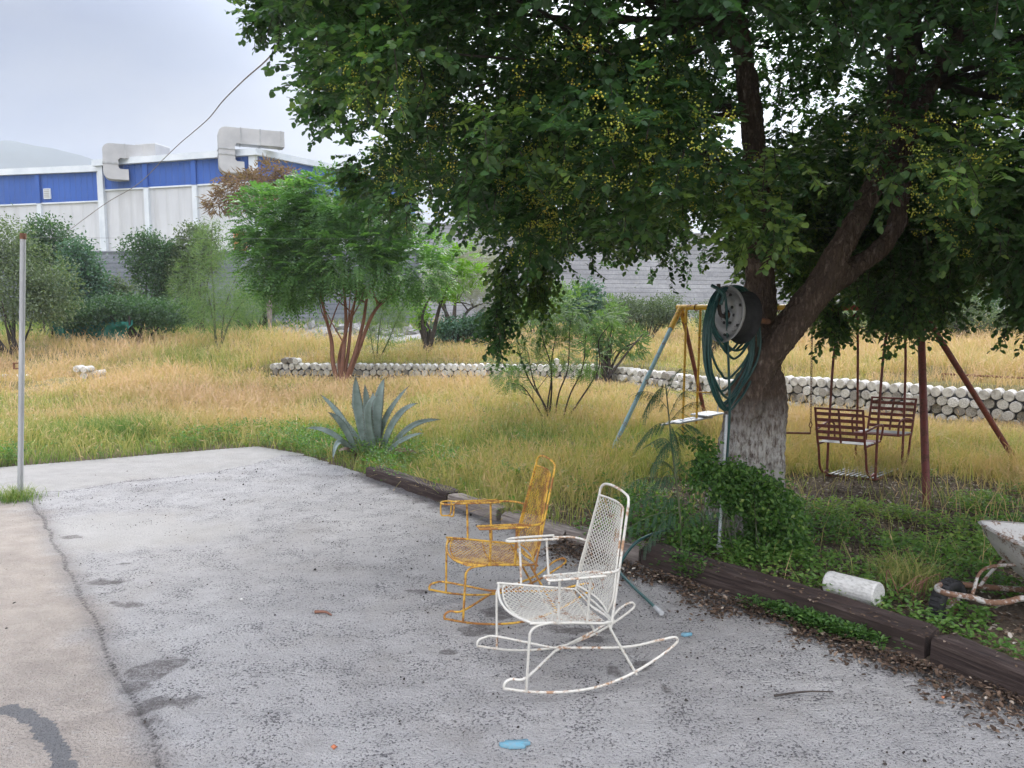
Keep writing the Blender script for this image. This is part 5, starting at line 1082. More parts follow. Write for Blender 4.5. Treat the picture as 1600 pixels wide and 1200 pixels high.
for e_ in (e1, e2): tube(b, [e_+[0, 0, .0], e_+[0, 0, .06], e_-lo*.03+[0, 0, .09], e_+[0, 0, .14], e_+lo*.03+[0, 0, .09], e_+[0, 0, .06]], .006, 5)
put(b, 'seat_hook', M['rust'], tz)
# two-seat glider
_c = [G(1293, 743, .07), G(1366, 750, .07), G(1410, 735, .07), G(1335, 728, .07)]; gc0 = sum(_c)/4*[1, 1, 0]; gl_ = empty('glider_swing', gc0, label='rusty red two-seat glider swing with slatted seats facing each other', cat='swing')
_w = (_c[1]-_c[0]+_c[2]-_c[3])/2; _l = (_c[3]-_c[0]+_c[2]-_c[1])/2; print('glider', _w, _l, gc0)
wv = nrm(_w*[1, 1, 0]); lv = nrm(_l*[1, 1, 0])
lp_ = lambda u, v, z: gc0+lv*u+wv*v+np.array([0, 0, z])
pv1, pv2 = hang_t(1345), hang_t(1397)
rd = M['red_swing']; U_, V_ = np.linalg.norm(_l)/2, np.linalg.norm(_w)/2
for v_, pv, (ta, tb_) in ((-V_, pv1, (1312, 1352)), (V_, pv2, (1384, 1424))):
    for u_ in (-U_, U_):
        bot = lp_(u_, v_, .07); top = lp_(u_*.78, v_, 1.42); tb('hanging_bar', [bot, lp_(u_*.97, v_, .7), top, lp_(u_*.5, v_, 1.62)*.6+(pv+[0, 0, -.1])*.4, pv+[0, 0, -.04]-lo*.03*np.sign(-u_)], .0125, rd, gl_)
# platform
tb('platform_frame', [lp_(-U_, -V_, .07), lp_(U_, -V_, .07), lp_(U_, V_, .07), lp_(-U_, V_, .07)], .012, rd, gl_, closed=True)
for k in range(9):
    u_ = 0; v_ = -V_+(k+.5)*2*V_/9; b = MB(); box(b, lp_(0, v_, .088), (2*U_, .026, .006), rotz(math.atan2(lv[1], lv[0])), .002); put(b, 'platform_slat', M['galv'], gl_, False)
RZ = rotz(math.atan2(wv[1], wv[0]))
for sg in (-1, 1):
    ub, uf = sg*(U_+.25), sg*(U_-.10)
    for v_ in (-V_+.01, V_-.01):
        tb('seat_side_frame', [lp_(sg*(U_+.34), v_, .80), lp_(ub+sg*.02, v_, .50), lp_(ub-sg*.02, v_, .38), lp_(ub-sg*.06, v_, .20), lp_(sg*(U_+.10), v_, .12), lp_(sg*U_, v_, .13)], .0115, rd, gl_)
        tb('armrest', [lp_(ub+sg*.05, v_, .58), lp_(sg*(U_+.05), v_*1.08, .62), lp_(sg*(U_-.08), v_*1.08, .62), lp_(sg*(U_-.13), v_*1.05, .58), lp_(sg*(U_-.12), v_, .46)], .0105, rd, gl_)
        tb('seat_rail', [lp_(ub, v_, .43), lp_(uf, v_, .45)], .010, rd, gl_)
    tb('seat_front_bar', [lp_(uf, -V_, .45), lp_(uf, V_, .45)], .010, rd, gl_); tb('back_top_bar', [lp_(sg*(U_+.34), -V_, .80), lp_(sg*(U_+.34), V_, .80)], .011, rd, gl_)
    for k in range(5):
        u_ = ub+(uf-ub)*(k+.5)/5; b = MB(); box(b, lp_(u_, 0, .452), (2*V_, .045, .006), RZ, .002); put(b, 'seat_slat', M['galv'] if k < 3 else rd, gl_, False)
    for k in range(5):
        z = .50+k*.062; u_ = sg*(U_+.265+(z-.48)*.24); b = MB(); box(b, lp_(u_, 0, z), (2*V_, .007, .034), RZ, .002); put(b, 'back_slat', rd, gl_, False)
    tb('back_centre_strip', [lp_(sg*(U_+.262), 0, .46), lp_(sg*(U_+.345), 0, .80)], .011, rd, gl_)
# rusty rail over the dry grass
rp0 = P(1471, 584, 12.75); rp1 = P(1660, 594, 11.9); rl = empty('pipe_rail', (rp0[0], rp0[1], .5), label='thin rusty pipe rail lying level above the dry grass at far right', cat='pipe rail')
tb('rail', [rp0, rp1], .018, M['rust'], rl)
for t in (.02, .9): q = rp0+(rp1-rp0)*t; tb('rail_post', [q-[0, 0, .02], [q[0], q[1], float(terrain(q[0], q[1]))-.1]], .015, M['rust'], rl)

# ================================================================== HOSE COIL ON A WHEEL RIM
rc = P(1136, 492, YT-.42); hr = empty('wheel_rim_hose_reel', rc, label='old grey steel wheel rim fixed to the trunk as a hose reel', cat='wheel rim')
ax_ = nrm(np.array([-.92, -.40, .14])); zc = ax_; xc = nrm(np.cross([0, 0, 1], zc)); yc = np.cross(zc, xc); RMt = np.eye(4); RMt[:3, 0] = xc; RMt[:3, 1] = yc; RMt[:3, 2] = zc; RMt[:3, 3] = rc
g = MB(); lathe(g, [(.035, .0), (.04, -.012), (.075, -.012), (.09, .01), (.125, .006), (.15, -.03), (.158, -.045), (.162, -.02), (.170, .016), (.188, .02), (.195, .03), (.197, .02), (.19, .008), (.175, .002), (.172, -.012)], 40, RMt); put(g, 'rim_disc', M['rim'], hr)
g = MB(); lathe(g, [(.171, -.010), (.170, -.04), (.160, -.08), (.16, -.11), (.172, -.13), (.185, -.14), (.187, -.145), (.180, -.148), (.165, -.135), (.152, -.11), (.152, -.06), (.035, -.04)], 40, RMt); put(g, 'rim_barrel', M['tyre'], hr)
for k in range(12):
    a = k*math.pi/6; r_ = .138 if k % 2 else .062; Mk = RMt @ np.array(Matrix.Translation((r_*math.cos(a), r_*math.sin(a), -.006 if k % 2 else -.011))); g = MB(); lathe(g, [(.0005, .008), (.010, .008), (.011, -.004)], 10, Mk); put(g, 'dark_hole_disc', M['dark'], hr)  # solid dark discs, coloured as the shade inside holes
tb('bracket_bar', [rc+zc*.10+yc*.14+[0, 0, .06], rc+zc*.06, rc-zc*.02], .013, M['bark_dark'], hr); tb('axle', [rc, rc-zc*.35, P(1190, 500, YT+.3)], .02, M['rust'], hr)
hs = empty('garden_hose', rc+[0, 0, -.1], label='green garden hose coiled in long loops over the wheel rim on the trunk', cat='garden hose'); rg = np.random.default_rng(55); hm = MB()
coil = []
for k in range(13):
    t_ = np.linspace(0, 2*math.pi, 26, endpoint=False); bot = rg.choice([548, 560, 592, 600, 612, 622, 632, 640]); lx = rg.uniform(1098, 1112)+(8 if bot < 570 else 0); rx_ = rg.uniform(1168, 1190); cxm = (lx+rx_)/2; off = rg.uniform(-.05, .05)
    pts_ = []
    for a in t_:
        w = .5-.5*math.cos(a-math.pi/2*0) ; s_ = math.sin(a); c_ = math.cos(a)        # c_=1 top, -1 bottom
        px = cxm+(rx_-lx)/2*s_*(1 if c_ > -.2 else (1-.45*((-c_-.2)/.8)**1.5)) - (max(0, -c_)**1.5)*(8 if bot > 570 else 0); py = (448+bot)/2-(bot-448)/2*c_ + rg.normal()*.8
        Yd = YT-.50+ (.34*(.5+.5*s_)) + off*.6 - .02*k/13; pts_.append(P(px, py, Yd))
    coil += [np.array(pts_)]
    pth = np.array(pts_); q = np.vstack([pth, pth[:1]]); sm_ = smooth_path(q, 3)[:-1]; tube(hm, sm_, .0085, 8, True)
put(hm, 'hose_coil', M['hose'], hs)
hd = [P(1118, 470, YT-.5), P(1126, 452, YT-.5), P(1134, 470, YT-.48), P(1138, 560, YT-.42), P(1140, 640, YT-.36), P(1137, 700, YT-.34), P(1134, 760, YT-.36)]; tb('hose_tail', hd, .009, M['hose'], hs); 
b = MB(); tube(b, smooth_path([P(1112, 446, YT-.5), P(1122, 452, YT-.53), P(1130, 462, YT-.52), P(1126, 476, YT-.52)], 5), .012, 8); put(b, 'hose_knot', M['hose'], hs)
pp_ = empty('water_pipe', P(1128, 860, YT-.40), label='thin white and pale blue water pipe standing against the left of the trunk', cat='water pipe')
tb('pipe', [P(1136, 648, YT-.33), P(1131, 720, YT-.36), P(1127, 790, YT-.38), [*P(1122, 866, YT-.42)[:2], 0.0]], .0115, M['pvc'], pp_)
q = P(1124, 862, YT-.42); b = MB(); tube(b, [[q[0], q[1], .0], [q[0], q[1], .09]], .020, 12); tube(b, [[q[0], q[1], .09], [q[0], q[1], .11]], .026, 12); put(b, 'pipe_coupling', M['pvc'], pp_)
# loose hose end on the concrete
q0 = G(1016, 836, .185); h2 = empty('hose_end', G(985, 900, .02), label='loose end of a green hose with a metal fitting lying behind the white chair', cat='garden hose')
tb('hose', [G(1060, 820, .12), G(1030, 832, .18), q0, G(996, 846, .185), G(978, 866, .10), G(968, 890, .03), G(985, 912, .024), G(1008, 934, .024), G(1027, 952, .026)], .010, M['hose'], h2)
a_, b_ = G(1024, 949, .028), G(1034, 958, .028); tb('hose_fitting', [a_, b_], .015, M['galv'], h2, n=14)

# ================================================================== WHEELBARROW
wn = G(1549, 846, .50); fw = nrm(np.array([-1, .10, 0])); sdw = np.array([-fw[1], fw[0], 0]); wc = wn-fw*.44; wc[2] = 0
wb = empty('wheelbarrow', (*wc[:2], .06), label='old rusty white wheelbarrow cut off by the right photo edge', cat='wheelbarrow')
wp = lambda u, v, z: wc*[1, 1, 0]+fw*u+sdw*v+np.array([0, 0, z])
g = MB(); th = np.linspace(0, 2*math.pi, 56, endpoint=False); rings = []
def se(a, b, n=3.2): return np.stack([np.sign(np.cos(th))*abs(np.cos(th))**(2/n)*a, np.sign(np.sin(th))*abs(np.sin(th))**(2/n)*b], 1)
lev = [(.43, .335, .0, .515), (.445, .35, .0, .508), (.43, .336, .0, .50), (.40, .31, .01, .455), (.345, .265, -.0, .37), (.28, .21, -.02, .29), (.215, .16, -.04, .225), (.14, .10, -.05, .20), (.02, .02, -.05, .198)]
for out_s in (0, 1):
    for a, b_, sh, z in (lev if not out_s else lev[::-1]):
        e2_ = se(a-(.006 if out_s == 1 else 0), b_-(.006 if out_s == 1 else 0)); rings.append(np.array([wp(x+sh, y, z+(.006 if out_s == 1 else 0)+.045*max(0, x/.43)**2*(z/.5)) for x, y in e2_]))
V = np.concatenate(rings); m_ = len(rings); n_ = 56; i = np.arange(m_)[:, None]; j = np.arange(n_)[None]
g.add(V, np.stack([i*n_+j, i*n_+(j+1) % n_, ((i+1) % m_)*n_+(j+1) % n_, ((i+1) % m_)*n_+j], -1).reshape(-1, 4)); put(g, 'tray', mat_paint('barrow_paint', (.48, .47, .44), (.14, .085, .055), .41, 11, .6), wb)
bp = mat_paint('frame_paint', (.42, .41, .38), (.12, .065, .04), .49, 16, .6)
LPp = [P(1720, 950, 3.85), P(1640, 940, 3.9), P(1599, 935, 3.95), P(1571, 941, 3.96), P(1543, 941, 3.98), P(1520, 934, 4.0), P(1483, 928, 4.03), P(1465, 921, 4.09), P(1469, 914, 4.17), P(1487, 912, 4.24), P(1520, 915, 4.28), P(1590, 921, 4.32), P(1700, 925, 4.35)]
tb('frame_loop', LPp, .0165, bp, wb); tb('tray_strut', [wp(.24, .12, .42), P(1540, 888, 4.15), P(1519, 929, 4.02)], .009, bp, wb); tb('tray_strut', [wp(.24, -.12, .42), P(1552, 890, 4.3), P(1530, 917, 4.26)], .009, bp, wb)
wcn = P(1490, 938, 4.14); waxis = nrm(np.array([.50, -.87, 0])); zc2 = waxis; xc2 = np.array([0, 0, 1.]); yc2 = np.cross(zc2, xc2); WM = np.eye(4); WM[:3, 0] = xc2; WM[:3, 1] = yc2; WM[:3, 2] = zc2; WM[:3, 3] = [wcn[0]+.0, wcn[1]+.05, .135]
g = MB(); lathe(g, [(.075, -.03), (.095, -.038), (.12, -.039), (.133, -.028), (.136, 0), (.133, .028), (.12, .039), (.095, .038), (.075, .03), (.075, -.03)], 36, WM)
for k in range(30):
    a = k/30*2*math.pi; Mk = WM @ np.array(Matrix.Rotation(a, 4, 'Z') @ Matrix.Translation((.135, 0, 0))); bb_ = MB(); box(bb_, (0, 0, 0), (.010, .013, .06), None, .003); bb_.xf(Mk); g.join(bb_)
ty = put(g, 'tyre', M['tyre'], wb); g = MB(); lathe(g, [(.012, -.04), (.015, -.04), (.03, -.012), (.07, -.015), (.078, -.03), (.078, .03), (.07, .015), (.03, .012), (.015, .04), (.012, .04)], 24, WM); put(g, 'wheel_hub', bp, wb)
tb('handle', [wp(-.1, .25, .24), wp(-.5, .3, .42), wp(-.95, .3, .60)], .016, bp, wb); tb('handle', [wp(-.1, -.25, .24), wp(-.5, -.3, .42), wp(-.95, -.3, .60)], .016, bp, wb)
tb('leg', [wp(-.25, .24, .25), wp(-.3, .26, .02), wp(-.4, .26, .02), wp(-.5, .28, .40)], .012, bp, wb, 4); tb('leg', [wp(-.25, -.24, .25), wp(-.3, -.26, .02), wp(-.4, -.26, .02), wp(-.5, -.28, .40)], .012, bp, wb, 4)

# ================================================================== POST, WIRES, NET, RUBBLE
pq = G(31, 778, 0); pt_ = P(36, 366, pq[1]); po = empty('metal_post', (pq[0], pq[1], 0), label='tall slim galvanised metal post at the left edge of the concrete', cat='post')
tb('pole', [[pq[0], pq[1], -.05], pt_], .025, M['galv'], po, n=4); v_ = (pt_-[pq[0], pq[1], 0]); b = MB(); tube(b, [pt_-v_*.018, pt_+v_*.004], .028, 4); put(b, 'rusty_cap', M['rust'], po)
hk = [pq[0], pq[1], 0]+v_*.52; b = MB(); box(b, hk+np.array([-.045, -.01, 0]), (.05, .02, .012), None, .002); box(b, hk+np.array([-.065, -.01, -.025]), (.012, .02, .06), None, .002); box(b, hk+np.array([-.045, -.01, -.05]), (.05, .02, .012), None, .002); put(b, 'latch_bracket', M['rust'], po, False)
def wire(name, pts, r, label, cat='wire', mat='wire'):
    b = MB(); tube(b, smooth_path(pts, 12), r, 6); pts = [np.array(p) for p in pts]; o = b.build(name, M[mat], None, True, tuple(pts[0])); tag(o, label, cat); return o
wire('overhead_cable', [P(520, -60, 6.6), P(470, 30, 7.6), P(435, 73, 9), P(412, 98, 10.4), P(380, 126, 12), P(348, 158, 14), P(326, 185, 15.5), P(300, 208, 18), P(280, 225, 20), P(256, 248, 22), P(215, 288, 24), P(165, 318, 26), P(105, 362, 28)], .010, 'pale overhead cable sagging from the tree down past the factory', 'cable', 'twig')
wire('clothesline', [pt_-v_*.012, P(420, 373, 6.7), P(900, 372, 6.2), P(1392, 352, YT-.18)], .0013, 'thin wire stretched from the metal post to the leaning limb', 'wire')
wire('clothesline', [P(1418, 358, YT-.16), P(1600, 361, 5.2), P(2000, 362, 4.6)], .0013, 'thin lower wire running from the limb out of the right side', 'wire')
wire('clothesline', [P(1412, 310, YT-.1), P(1500, 298, 5.2), P(1600, 285, 4.9), P(1900, 235, 4)], .0016, 'thin upper wire running from the limb out of the right side', 'wire')
wire('bare_twig', [P(1408, 300, YT-.12), P(1450, 303, 5.4), P(1500, 322, 5.3), P(1530, 336, 5.2), P(1560, 360, 5.2)], .006, 'thin bare dead branch reaching right from the forked limb', 'branch', 'bark_dark')
nr = empty('shade_net', P(130, 500, 26.5), label='torn teal green shade net hanging low in the left thicket', cat='net')
g = MB(); uu = np.linspace(0, 1, 60); vv = np.linspace(0, 1, 14); U, Vv = np.meshgrid(uu, vv); a0, a1 = P(78, 500, 26), P(205, 500, 24.3); X = a0[0]+(a1[0]-a0[0])*U; Yy = a0[1]+(a1[1]-a0[1])*U+(fbm(U*14, Vv*3, 0, 5)-.5)*.9; Zz = .35+Vv*(.95+(fbm(U*5, U*0, 0, 9)-.5)*.7)
i = np.arange(13)[:, None]; j = np.arange(59)[None]; g.add(np.stack([X, Yy, Zz], -1).reshape(-1, 3), np.stack([i*60+j, i*60+j+1, (i+1)*60+j+1, (i+1)*60+j], -1).reshape(-1, 4)); put(g, 'net_sheet', M['net'], nr)
for t in (0.02, .5, .98): q = a0+(a1-a0)*t; tb('net_stake', [[q[0], q[1], .2], [q[0], q[1], 1.5]], .03, M['bark_dark'], nr)

# rubble heap (uncountable): broken stones before the dark wall
def stones(n, s, place, size):
    rg = np.random.default_rng(s); g = MB(); base = nrm(np.array([[x, y, z] for x in (-1, 0, 1) for y in (-1, 0, 1) for z in (-1, 0, 1) if (x, y, z) != (0, 0, 0)], float))
    for k in range(n):
        p = place(rg); sz = size(rg); r3 = rg.uniform(.5, 1.2, 3)*sz; Rm = np.array(Matrix.Rotation(rg.uniform(0, 6), 3, rdir(1, rg)[0].tolist())); bm = oc*1.0
        V = (bm*r3+rg.normal(size=(6, 3))*sz*.22)@Rm.T+p; g.add(V, of, rg.uniform())
    return g
o = stones(420, 5, lambda rg: (lambda x, y: np.array([x, y, float(terrain(x, y))+.05]))(rg.uniform(-9.5, -1.2), rg.normal(31, 1.3)), lambda rg: rg.uniform(.06, .28)).build('rubble', M['rock'], None, False); tag(o, kind='stuff', label='pale broken rubble spread before the dark boundary wall')

# ================================================================== GRASS
def blades(mb, x, y, z, hgt, wid, tint, lean, s, base_t=-.18):
    rg = np.random.default_rng(s); n = len(x); a = rg.uniform(0, 2*math.pi, n); d = np.stack([np.cos(a), np.sin(a), np.zeros(n)], 1); b = rg.uniform(0, 2*math.pi, n); sd_ = np.stack([np.cos(b), np.sin(b), np.zeros(n)], 1)
    P0 = np.stack([x, y, z], 1); ln = (lean*rg.uniform(.3, 1.3, n))[:, None]; H_ = hgt[:, None]; up = np.array([0, 0, 1.])
    P1 = P0+up*H_*.5+d*H_*ln*.22; P2 = P0+up*H_*(1-.28*ln**2)+d*H_*ln*.8; w = sd_*wid[:, None]*.5
    V = np.stack([P0-w, P0+w, P1-w*.85, P1+w*.85, P2-w*.18, P2+w*.18], 1).reshape(-1, 3); b6 = (np.arange(n)*6)[:, None]
    T = np.clip(np.stack([tint+base_t, tint+base_t, tint, tint, tint+.08, tint+.08], 1), 0, 1).ravel()
    mb.add(V, np.concatenate([b6+np.array([[0, 1, 3, 2]]), b6+np.array([[2, 3, 5, 4]])], 1).reshape(-1, 4), T); return P2, nrm(P2-P1)
rg = np.random.default_rng(300); bands = [(4.6, 8.5, 1900), (8.5, 11.5, 1150), (11.5, 15.5, 560), (15.5, 20.5, 300), (20.5, 27, 140), (27, 35.5, 70)]
gm_ = MB(); seeds = MB()
for bi, (ya, yb, rho) in enumerate(bands):
    xw = .74*yb+1.6; n = int((yb-ya)*2*xw*rho); x = rg.uniform(-xw, xw, n); y = rg.uniform(ya, yb, n)
    cl = fbm(x*3.2, y*3.2, 0, 210, 2); inp = inpoly(x, y, PADPOLY); dpd = polydist(x, y, PADPOLY); bm_k = bed_mask(x, y); rk = rubble_mask(x, y); bw = np.abs(beyond_rw(x, y)-.15)
    onwall = (bw < .17) & (x > RW2[0][0]-.1)
    X_, Y_, _ = project(np.stack([x, y, np.zeros(n)], -1)); gap = sstep(.45, .15, np.hypot((X_-600)/110, (Y_-690)/14))*0
    keep = ~inp & ~onwall & (np.abs(x) < .74*y+1.4) & (rg.uniform(0, 1, n) < (.35+1.1*cl)*(1-.96*bm_k)*(1-.9*rk)) & (dpd > .03)
    rightnear = (x > 1.2) & (y < 7.2) & (dpd < .25); keep &= ~(rightnear & (rg.uniform(0, 1, n) < .8))
    x, y = x[keep], y[keep]; n = len(x); b_ = beyond_rw(x, y); dpd = polydist(x, y, PADPOLY)
    back = ((b_ > 0) & (x > RW2[0][0]-2)).astype(float)
    nz1 = fbm(x*.55, y*.55, 0, 220, 3)-.5; nz2 = fbm(x*2.4, y*2.4, 0, 221, 3)-.5
    nz3 = fbm(x*7, y*7, 0, 223, 2)-.5; nz4 = vnoise(x*16, y*16, 0, 224)-.5
    nz0 = fbm(x*.22, y*.30, 0, 225, 3)-.5
    dry = .53+.18*sstep(9.5, 12.5, y)+nz0*.9+nz1*.6+nz2*.4+nz3*.30+nz4*.22-.26*sstep(1.5, .1, dpd)
    leftg = sstep(-3.0, -5.0, x); dry = dry-.12*leftg*sstep(13, 10, y)+.12*leftg*sstep(12, 15, y)
    dry = np.maximum(dry, back*(.74+nz0*.5+nz1*.6+nz3*.35)); dry = np.where(y > 19.5, .78+nz0*.6+nz1*.75+nz3*.35, dry)
    farg = sstep(25, 27.5, y)*sstep(-2, -5, x)+sstep(27, 29, y)*sstep(1, 4, x)*.6; dry = dry*(1-farg*.72)
    sh_ = sstep(2.6, 1.2, np.hypot(x-1.4, (y-6.2)/1.2)); dry = dry-.25*sh_
    mound = np.maximum(sstep(1.1, .75, np.hypot((x-P(330, 530, 21)[0])/3.1, (y-22.0)/2.2)+nz2*.5), .0)
    rubb = rubble_mask(x, y); shortp = sstep(1.2, .8, np.hypot((x+2.6)/2.2, (y-24.5)/2.6)+nz2)   # mown pale patch behind the reddish stems
    hh = .13+.11*sstep(.2, 1.2, dpd)+nz0*.16+nz1*.24+nz2*.16+.05*back+.34*mound+.06*sstep(12, 16, y)
    hh = hh*(1+nz3*.9+nz4*.7); nearw = sstep(-2.6, -.6, b_)*(b_ < 0)*(x > RW2[0][0]); hh *= (1-.68*nearw)
    hh = hh*np.where((x < P(180, 590, 18)[0]) & (x > P(110, 590, 18)[0]) & (y > 14.5) & (y < 18.7), .25, 1)*np.where((x < P(50, 590, 18)[0]) & (y > 14.5) & (y < 18.9), .3, 1)
    hh = hh*np.where((b_ > 0) & (b_ < 1.0) & (x > RW2[0][0]), .5, 1)
    hh *= np.where(y > 25, 1.1, 1)*(1-.72*shortp); dry = dry-.25*shortp
    hh = np.clip(hh, .07, .75)*rg.uniform(.55, 1.25, n)
    z = terrain(x, y)-.01; wid = np.maximum(.0055, .00085*y)*rg.uniform(.7, 1.3, n); tt = np.clip(dry+rg.normal(0, .12, n), .02, 1)
    tip, td = blades(gm_, x, y, z, hh, wid, tt, rg.uniform(.3, 1.5, n), 400+bi)
    hs_ = (tt > .50) & (rg.uniform(0, 1, n) < .38) & (hh > .16); k = hs_.sum(); sc = np.maximum(1, y[hs_]/9)
    leaflets(seeds, tip[hs_]-td[hs_]*.03, td[hs_]+rdir(k, rg)*.35, rdir(k, rg), rg.uniform(.05, .10, k)*sc**.4, .0085*sc, np.clip(.86+rg.normal(0, .08, k), .7, 1))
gr = gm_.join(seeds).build('grass', M['grass'], None, False); tag(gr, kind='stuff', label='tall wild grass, green by the concrete and straw coloured further back')

# broadleaf weeds scattered in the lawn and along the pad edge
def rosettes(mb, x, y, z, n_leaf, ll, lw, tint, s, hgt=.08):
    rg = np.random.default_rng(s); n = len(x); O = np.repeat(np.stack([x, y, z], 1), n_leaf, 0); h_ = rg.uniform(.1, 1, len(O))*np.repeat(np.broadcast_to(hgt, (n,)), n_leaf)
    d = rdir(len(O), rg); d[:, 2] = abs(d[:, 2])*.4+.05; O = O+nrm(d)*[1, 1, 0]*rg.uniform(0, .05, len(O))[:, None]; O[:, 2] += h_
    leaves(mb, O, d, nrm(rdir(len(O), rg)*.45+[0, 0, 1]), ll*rg.uniform(.6, 1.2, len(O)), lw, np.clip(np.repeat(np.broadcast_to(tint, (n,)), n_leaf)+rg.normal(0, .14, len(O)), 0, 1))
wg = MB(); rg = np.random.default_rng(310)
x = rg.uniform(-7.5, 1.6, 26000); y = rg.uniform(5.0, 12, 26000); dpd = polydist(x, y, PADPOLY); k = (~inpoly(x, y, PADPOLY)) & (rg.uniform(0, 1, 26000) < sstep(1.6, .0, dpd)*.75*sstep(.42, .6, fbm(x*1.5, y*1.5, 0, 311))+.02) & (dpd > .02) & (abs(x) < .74*y+1)
x, y = x[k], y[k]; rosettes(wg, x, y, terrain(x, y), 8, .045, .018, .55, 312, .20)
o = wg.build('weeds', M['weed'], None, False); tag(o, kind='stuff', label='green broadleaf weeds mixed into the grass beside the concrete')
# low ground cover and fallen leaves under the tree
gcv = MB(); rg = np.random.default_rng(320); nn_ = 60000; x = rg.uniform(.2, 9, nn_); y = rg.uniform(3.0, 10.5, nn_)
bm_k = bed_mask(x, y); dpt = polydist(x, y, TIE2, False); pat = fbm(x*1.7, y*1.7, 0, 322, 4)+.11*np.exp(-((x-2.9)**2+(y-6.0)**2)/.9)+.16*np.exp(-((x-2.1)**2+(y-5.1)**2)/.5)-.14*np.exp(-((x-4.6)**2+(y-6.6)**2)/1.2)
k = ~inpoly(x, y, PADPOLY) & (dpt > .24) & (bm_k > .25) & (pat > .555) & (rg.uniform(0, 1, nn_) < sstep(.555, .68, pat)*.50); x, y = x[k], y[k]
rosettes(gcv, x, y, terrain(x, y)+.005, 7, .031, .022, np.clip(.70+(fbm(x*.9, y*.9, 0, 5)-.5)*.8, .1, .95), 323, .05+.07*sstep(.55, .7, pat[k]))
o = gcv.build('ground_cover', M['weed'], None, False); tag(o, kind='stuff', label='low green ground cover growing through the fallen leaves under the tree')
# weeds in front of the tie on the concrete
for (px, py, rx, ry, nq, lb, hh_) in ((1290, 985, .20, .07, 190, 'patch of small weeds growing on the concrete side of the long tie', .07), (1402, 1004, .022, .018, 22, 'tiny lone green weed at the foot of the tie right of the weed patch', .06), (1215, 960, .12, .035, 40, 'creeping sprig of weeds at the foot of the long tie', .05), (1075, 905, .10, .03, 36, 'small sprig of weeds hanging over the left part of the long tie', .16)):
    c = G(px, py, .01); g = MB(); x = c[0]+rg.normal(size=nq)*rx*.55-0*c[0]; t__ = rg.normal(size=nq)*ry*.6; y = c[1]+t__-(x-c[0])*.95; rosettes(g, x, y, np.full(nq, .012), 9, .030, .017, rg.uniform(.1, .6, nq), 330+px, hh_)
    o = g.build('weed_patch', M['weed'], None, False); tag(o, lb, 'weeds')
lt = MB(); rg = np.random.default_rng(340)
def flakes(mb, x, y, z, sz, tint, s, curl=.35, ar=.55):
    rg = np.random.default_rng(s); n = len(x); d = rdir(n, rg); d[:, 2] *= .25; leaves(mb, np.stack([x, y, z], 1), d, nrm(rdir(n, rg)*curl+[0, 0, 1]), sz, sz*ar, tint, .10, rg.uniform(-.1, .3))
nn_ = 95000; x = rg.uniform(.2, 9.5, nn_); y = rg.uniform(3.0, 11, nn_); k = ~inpoly(x, y, PADPOLY) & (polydist(x, y, TIE2, False) > .22) & (bed_mask(x, y) > rg.uniform(0, 1, nn_)*.9); x, y = x[k], y[k]
flakes(lt, x, y, terrain(x, y)+rg.uniform(.004, .02, len(x)), rg.uniform(.014, .040, len(x)), np.clip(rg.beta(1.5, 1.5, len(x)), 0, 1), 341)
# drift of leaves along the foot of the tie, and a few on top of it
t = rg.uniform(0, 1, 4200); s0, s1 = TIE[2], TIE[5]; q = s0[None]+(s1-s0)[None]*t[:, None]; dn = nrm(np.array([(s1-s0)[1], -(s1-s0)[0], 0])); dn = dn if dn[0] < 0 or dn[1] < 0 else -dn
off = np.abs(rg.normal(0, 1, 4200))*(.05+.11*sstep(.35, .6, fbm(t*9, t*0, 0, 344))); q = q+dn*off[:, None]; flakes(lt, q[:, 0], q[:, 1], np.full(len(q), .012)+rg.uniform(0, .03, len(q))*(off < .1), rg.uniform(.014, .038, len(q)), np.clip(rg.beta(1.3, 2.4, len(q)), 0, 1), 345)
t = rg.uniform(0, 1, 260); q = s0[None]+(s1-s0)[None]*t[:, None]-dn*rg.uniform(.03, .19, 260)[:, None]; flakes(lt, q[:, 0], q[:, 1], np.full(260, .146), rg.uniform(.01, .03, 260), rg.uniform(.1, .8, 260), 346)
o = lt.build('leaf_litter', M['litter'], None, False); tag(o, kind='stuff', label='brown fallen leaves on the soil and along the foot of the ties')
# dark crumbs of soil and twigs over the concrete
db = MB(); rg = np.random.default_rng(350); nn_ = 75000; x = rg.uniform(-6.5, 3.4, nn_); y = rg.uniform(1.9, 9.2, nn_)
pr_ = .04+.35*sstep(2.2, .2, polydist(x, y, TIE2, False))+.55*sstep(.56, .72, fbm(x*3, y*5, 0, 351, 4)); pr_ *= np.where(x < np.interp(y, [p[1] for p in CRACK][::-1], [p[0] for p in CRACK][::-1]), .15, 1)
k = inpoly(x, y, PADPOLY) & (rg.uniform(0, 1, nn_) < pr_); x, y = x[k], y[k]; n = len(x); sz = rg.gamma(1.6, .0030, n)+.002
flakes(db, x, y, np.full(n, .006)+sz*.2, sz, rg.uniform(0, 1, n), 352, .9, .7)
o = db.build('soil_crumbs', M['debris'], None, False); tag(o, kind='stuff', label='dark crumbs of soil and leaf bits scattered on the concrete')
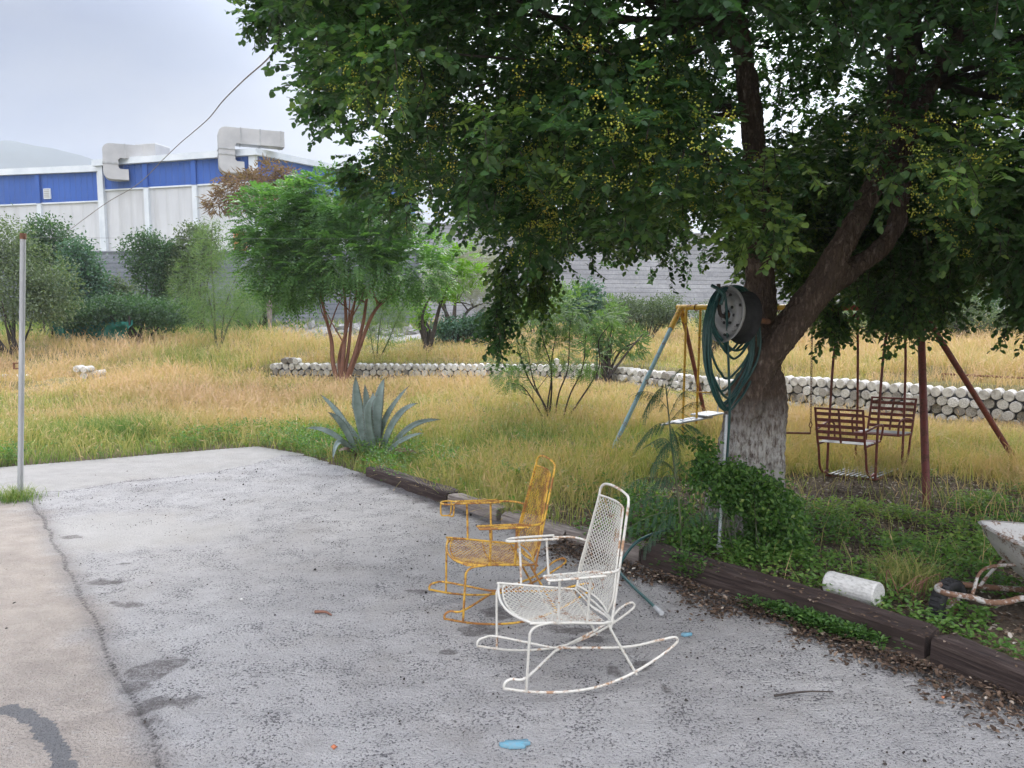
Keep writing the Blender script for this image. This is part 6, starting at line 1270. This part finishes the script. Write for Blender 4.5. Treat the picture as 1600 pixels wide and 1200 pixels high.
# single bits on the concrete
def stick(px0, py0, px1, py1, r, label, mat='bark_dark'):
    a, b_ = G(px0, py0, .018), G(px1, py1, .018); m_ = (a+b_)/2+[.01, .012, .004]; g = MB(); tube(g, smooth_path([a, m_, b_], 6), np.linspace(r, r*.5, 13), 7); o = g.build('stick', M[mat], None, True, tuple(a)); tag(o, label, 'stick')
stick(1210, 1087, 1302, 1081, .006, 'long dark stick lying on the concrete right of the white chair'); stick(492, 956, 518, 961, .010, 'short brown bark chip on the open concrete left of the chairs', 'bark_red')
for px, py, mt, lb, nm, sz in ((521, 1167, 'brick', 'small orange brown stone on the bare concrete at bottom centre', 'pebble', .014), (378, 936, 'wcyl', 'small white chip on the open concrete left of the bark chip', 'paint_chip', .016), (1473, 1090, 'brick', 'small reddish stone near the foot of the nearest tie', 'pebble', .010)):
    g = stones(1, px, lambda rg: np.zeros(3), lambda rg: sz); o = g.build(nm, M[mt], None, True); o.location = tuple(G(px, py, .02)); tag(o, lb, 'stone' if nm == 'pebble' else 'chip')
# grass tuft at the post and bigger weed clumps
def tuft(px, py, n, r, hgt, tint, label, s, z=None, name='grass_tuft', Y=None):
    c = G(px, py, 0) if Y is None else P(px, py, Y); rg = np.random.default_rng(s); x = c[0]+rg.normal(size=n)*r*.5; y = c[1]+rg.normal(size=n)*r*.35; g = MB(); zz = terrain(x, y) if z is None else np.full(n, z)
    blades(g, x, y, zz, hgt*rg.uniform(.5, 1.2, n), np.full(n, max(.004, .0006*c[1])), np.clip(rg.normal(tint, .12, n), 0, 1), np.full(n, 1.1), s); o = g.build(name, M['grass'], None, False); tag(o, label, 'grass tuft')
tuft(24, 781, 520, .22, .15, .22, 'grey-green grass tuft at the foot of the metal post', 1, .0)
tuft(205, 690, 1500, .75, .36, .10, 'bushy bluish green grass clump in the lawn right of the post', 2); tuft(1425, 935, 260, .16, .25, .45, 'loose grass tuft between the white cylinder and the wheelbarrow', 3)
tuft(1480, 800, 120, .5, .28, .3, 'sparse green stalks behind the wheelbarrow tray', 4); tuft(1395, 915, 200, .14, .20, .35, 'green grass tuft touching the right end of the white cylinder', 5)
g = MB()
for k in range(6):
    px = 1408+k*9+rg.normal()*4; a = G(px, 948, .05); b_ = a+[rg.normal()*.06, rg.normal()*.05, .16+rg.uniform(0, .08)]; c = b_+[rg.normal()*.10, 0, -.04-rg.uniform(0, .08)]; tube(g, smooth_path([a, b_, c], 5), .0025, 5)
o = g.build('dry_stalks', M['bark_red'], None); tag(o, 'bent dry orange stalks standing left of the wheelbarrow wheel', 'dry stalks')

# ================================================================== AIR
hz_ = MB(); box(hz_, (0, 320, 73), (1460, 830, 154)); hazem = bpy.data.materials.new('haze'); hazem.use_nodes = True; ht = hazem.node_tree; ht.nodes.clear()
ho = N(ht, 'ShaderNodeOutputMaterial'); pv = N(ht, 'ShaderNodeVolumePrincipled'); pv.inputs['Color'].default_value = (.86, .91, .97, 1); pv.inputs['Density'].default_value = .0007; pv.inputs['Anisotropy'].default_value = .2; ht.links.new(pv.outputs[0], ho.inputs['Volume'])
ho_ = hz_.build('haze', hazem, None, False); tag(ho_, kind='stuff')
for ob in bpy.data.objects:
    if ob.type == 'MESH' and 'kind' not in ob and ob.parent is None and 'label' not in ob: print('UNTAGGED', ob.name)
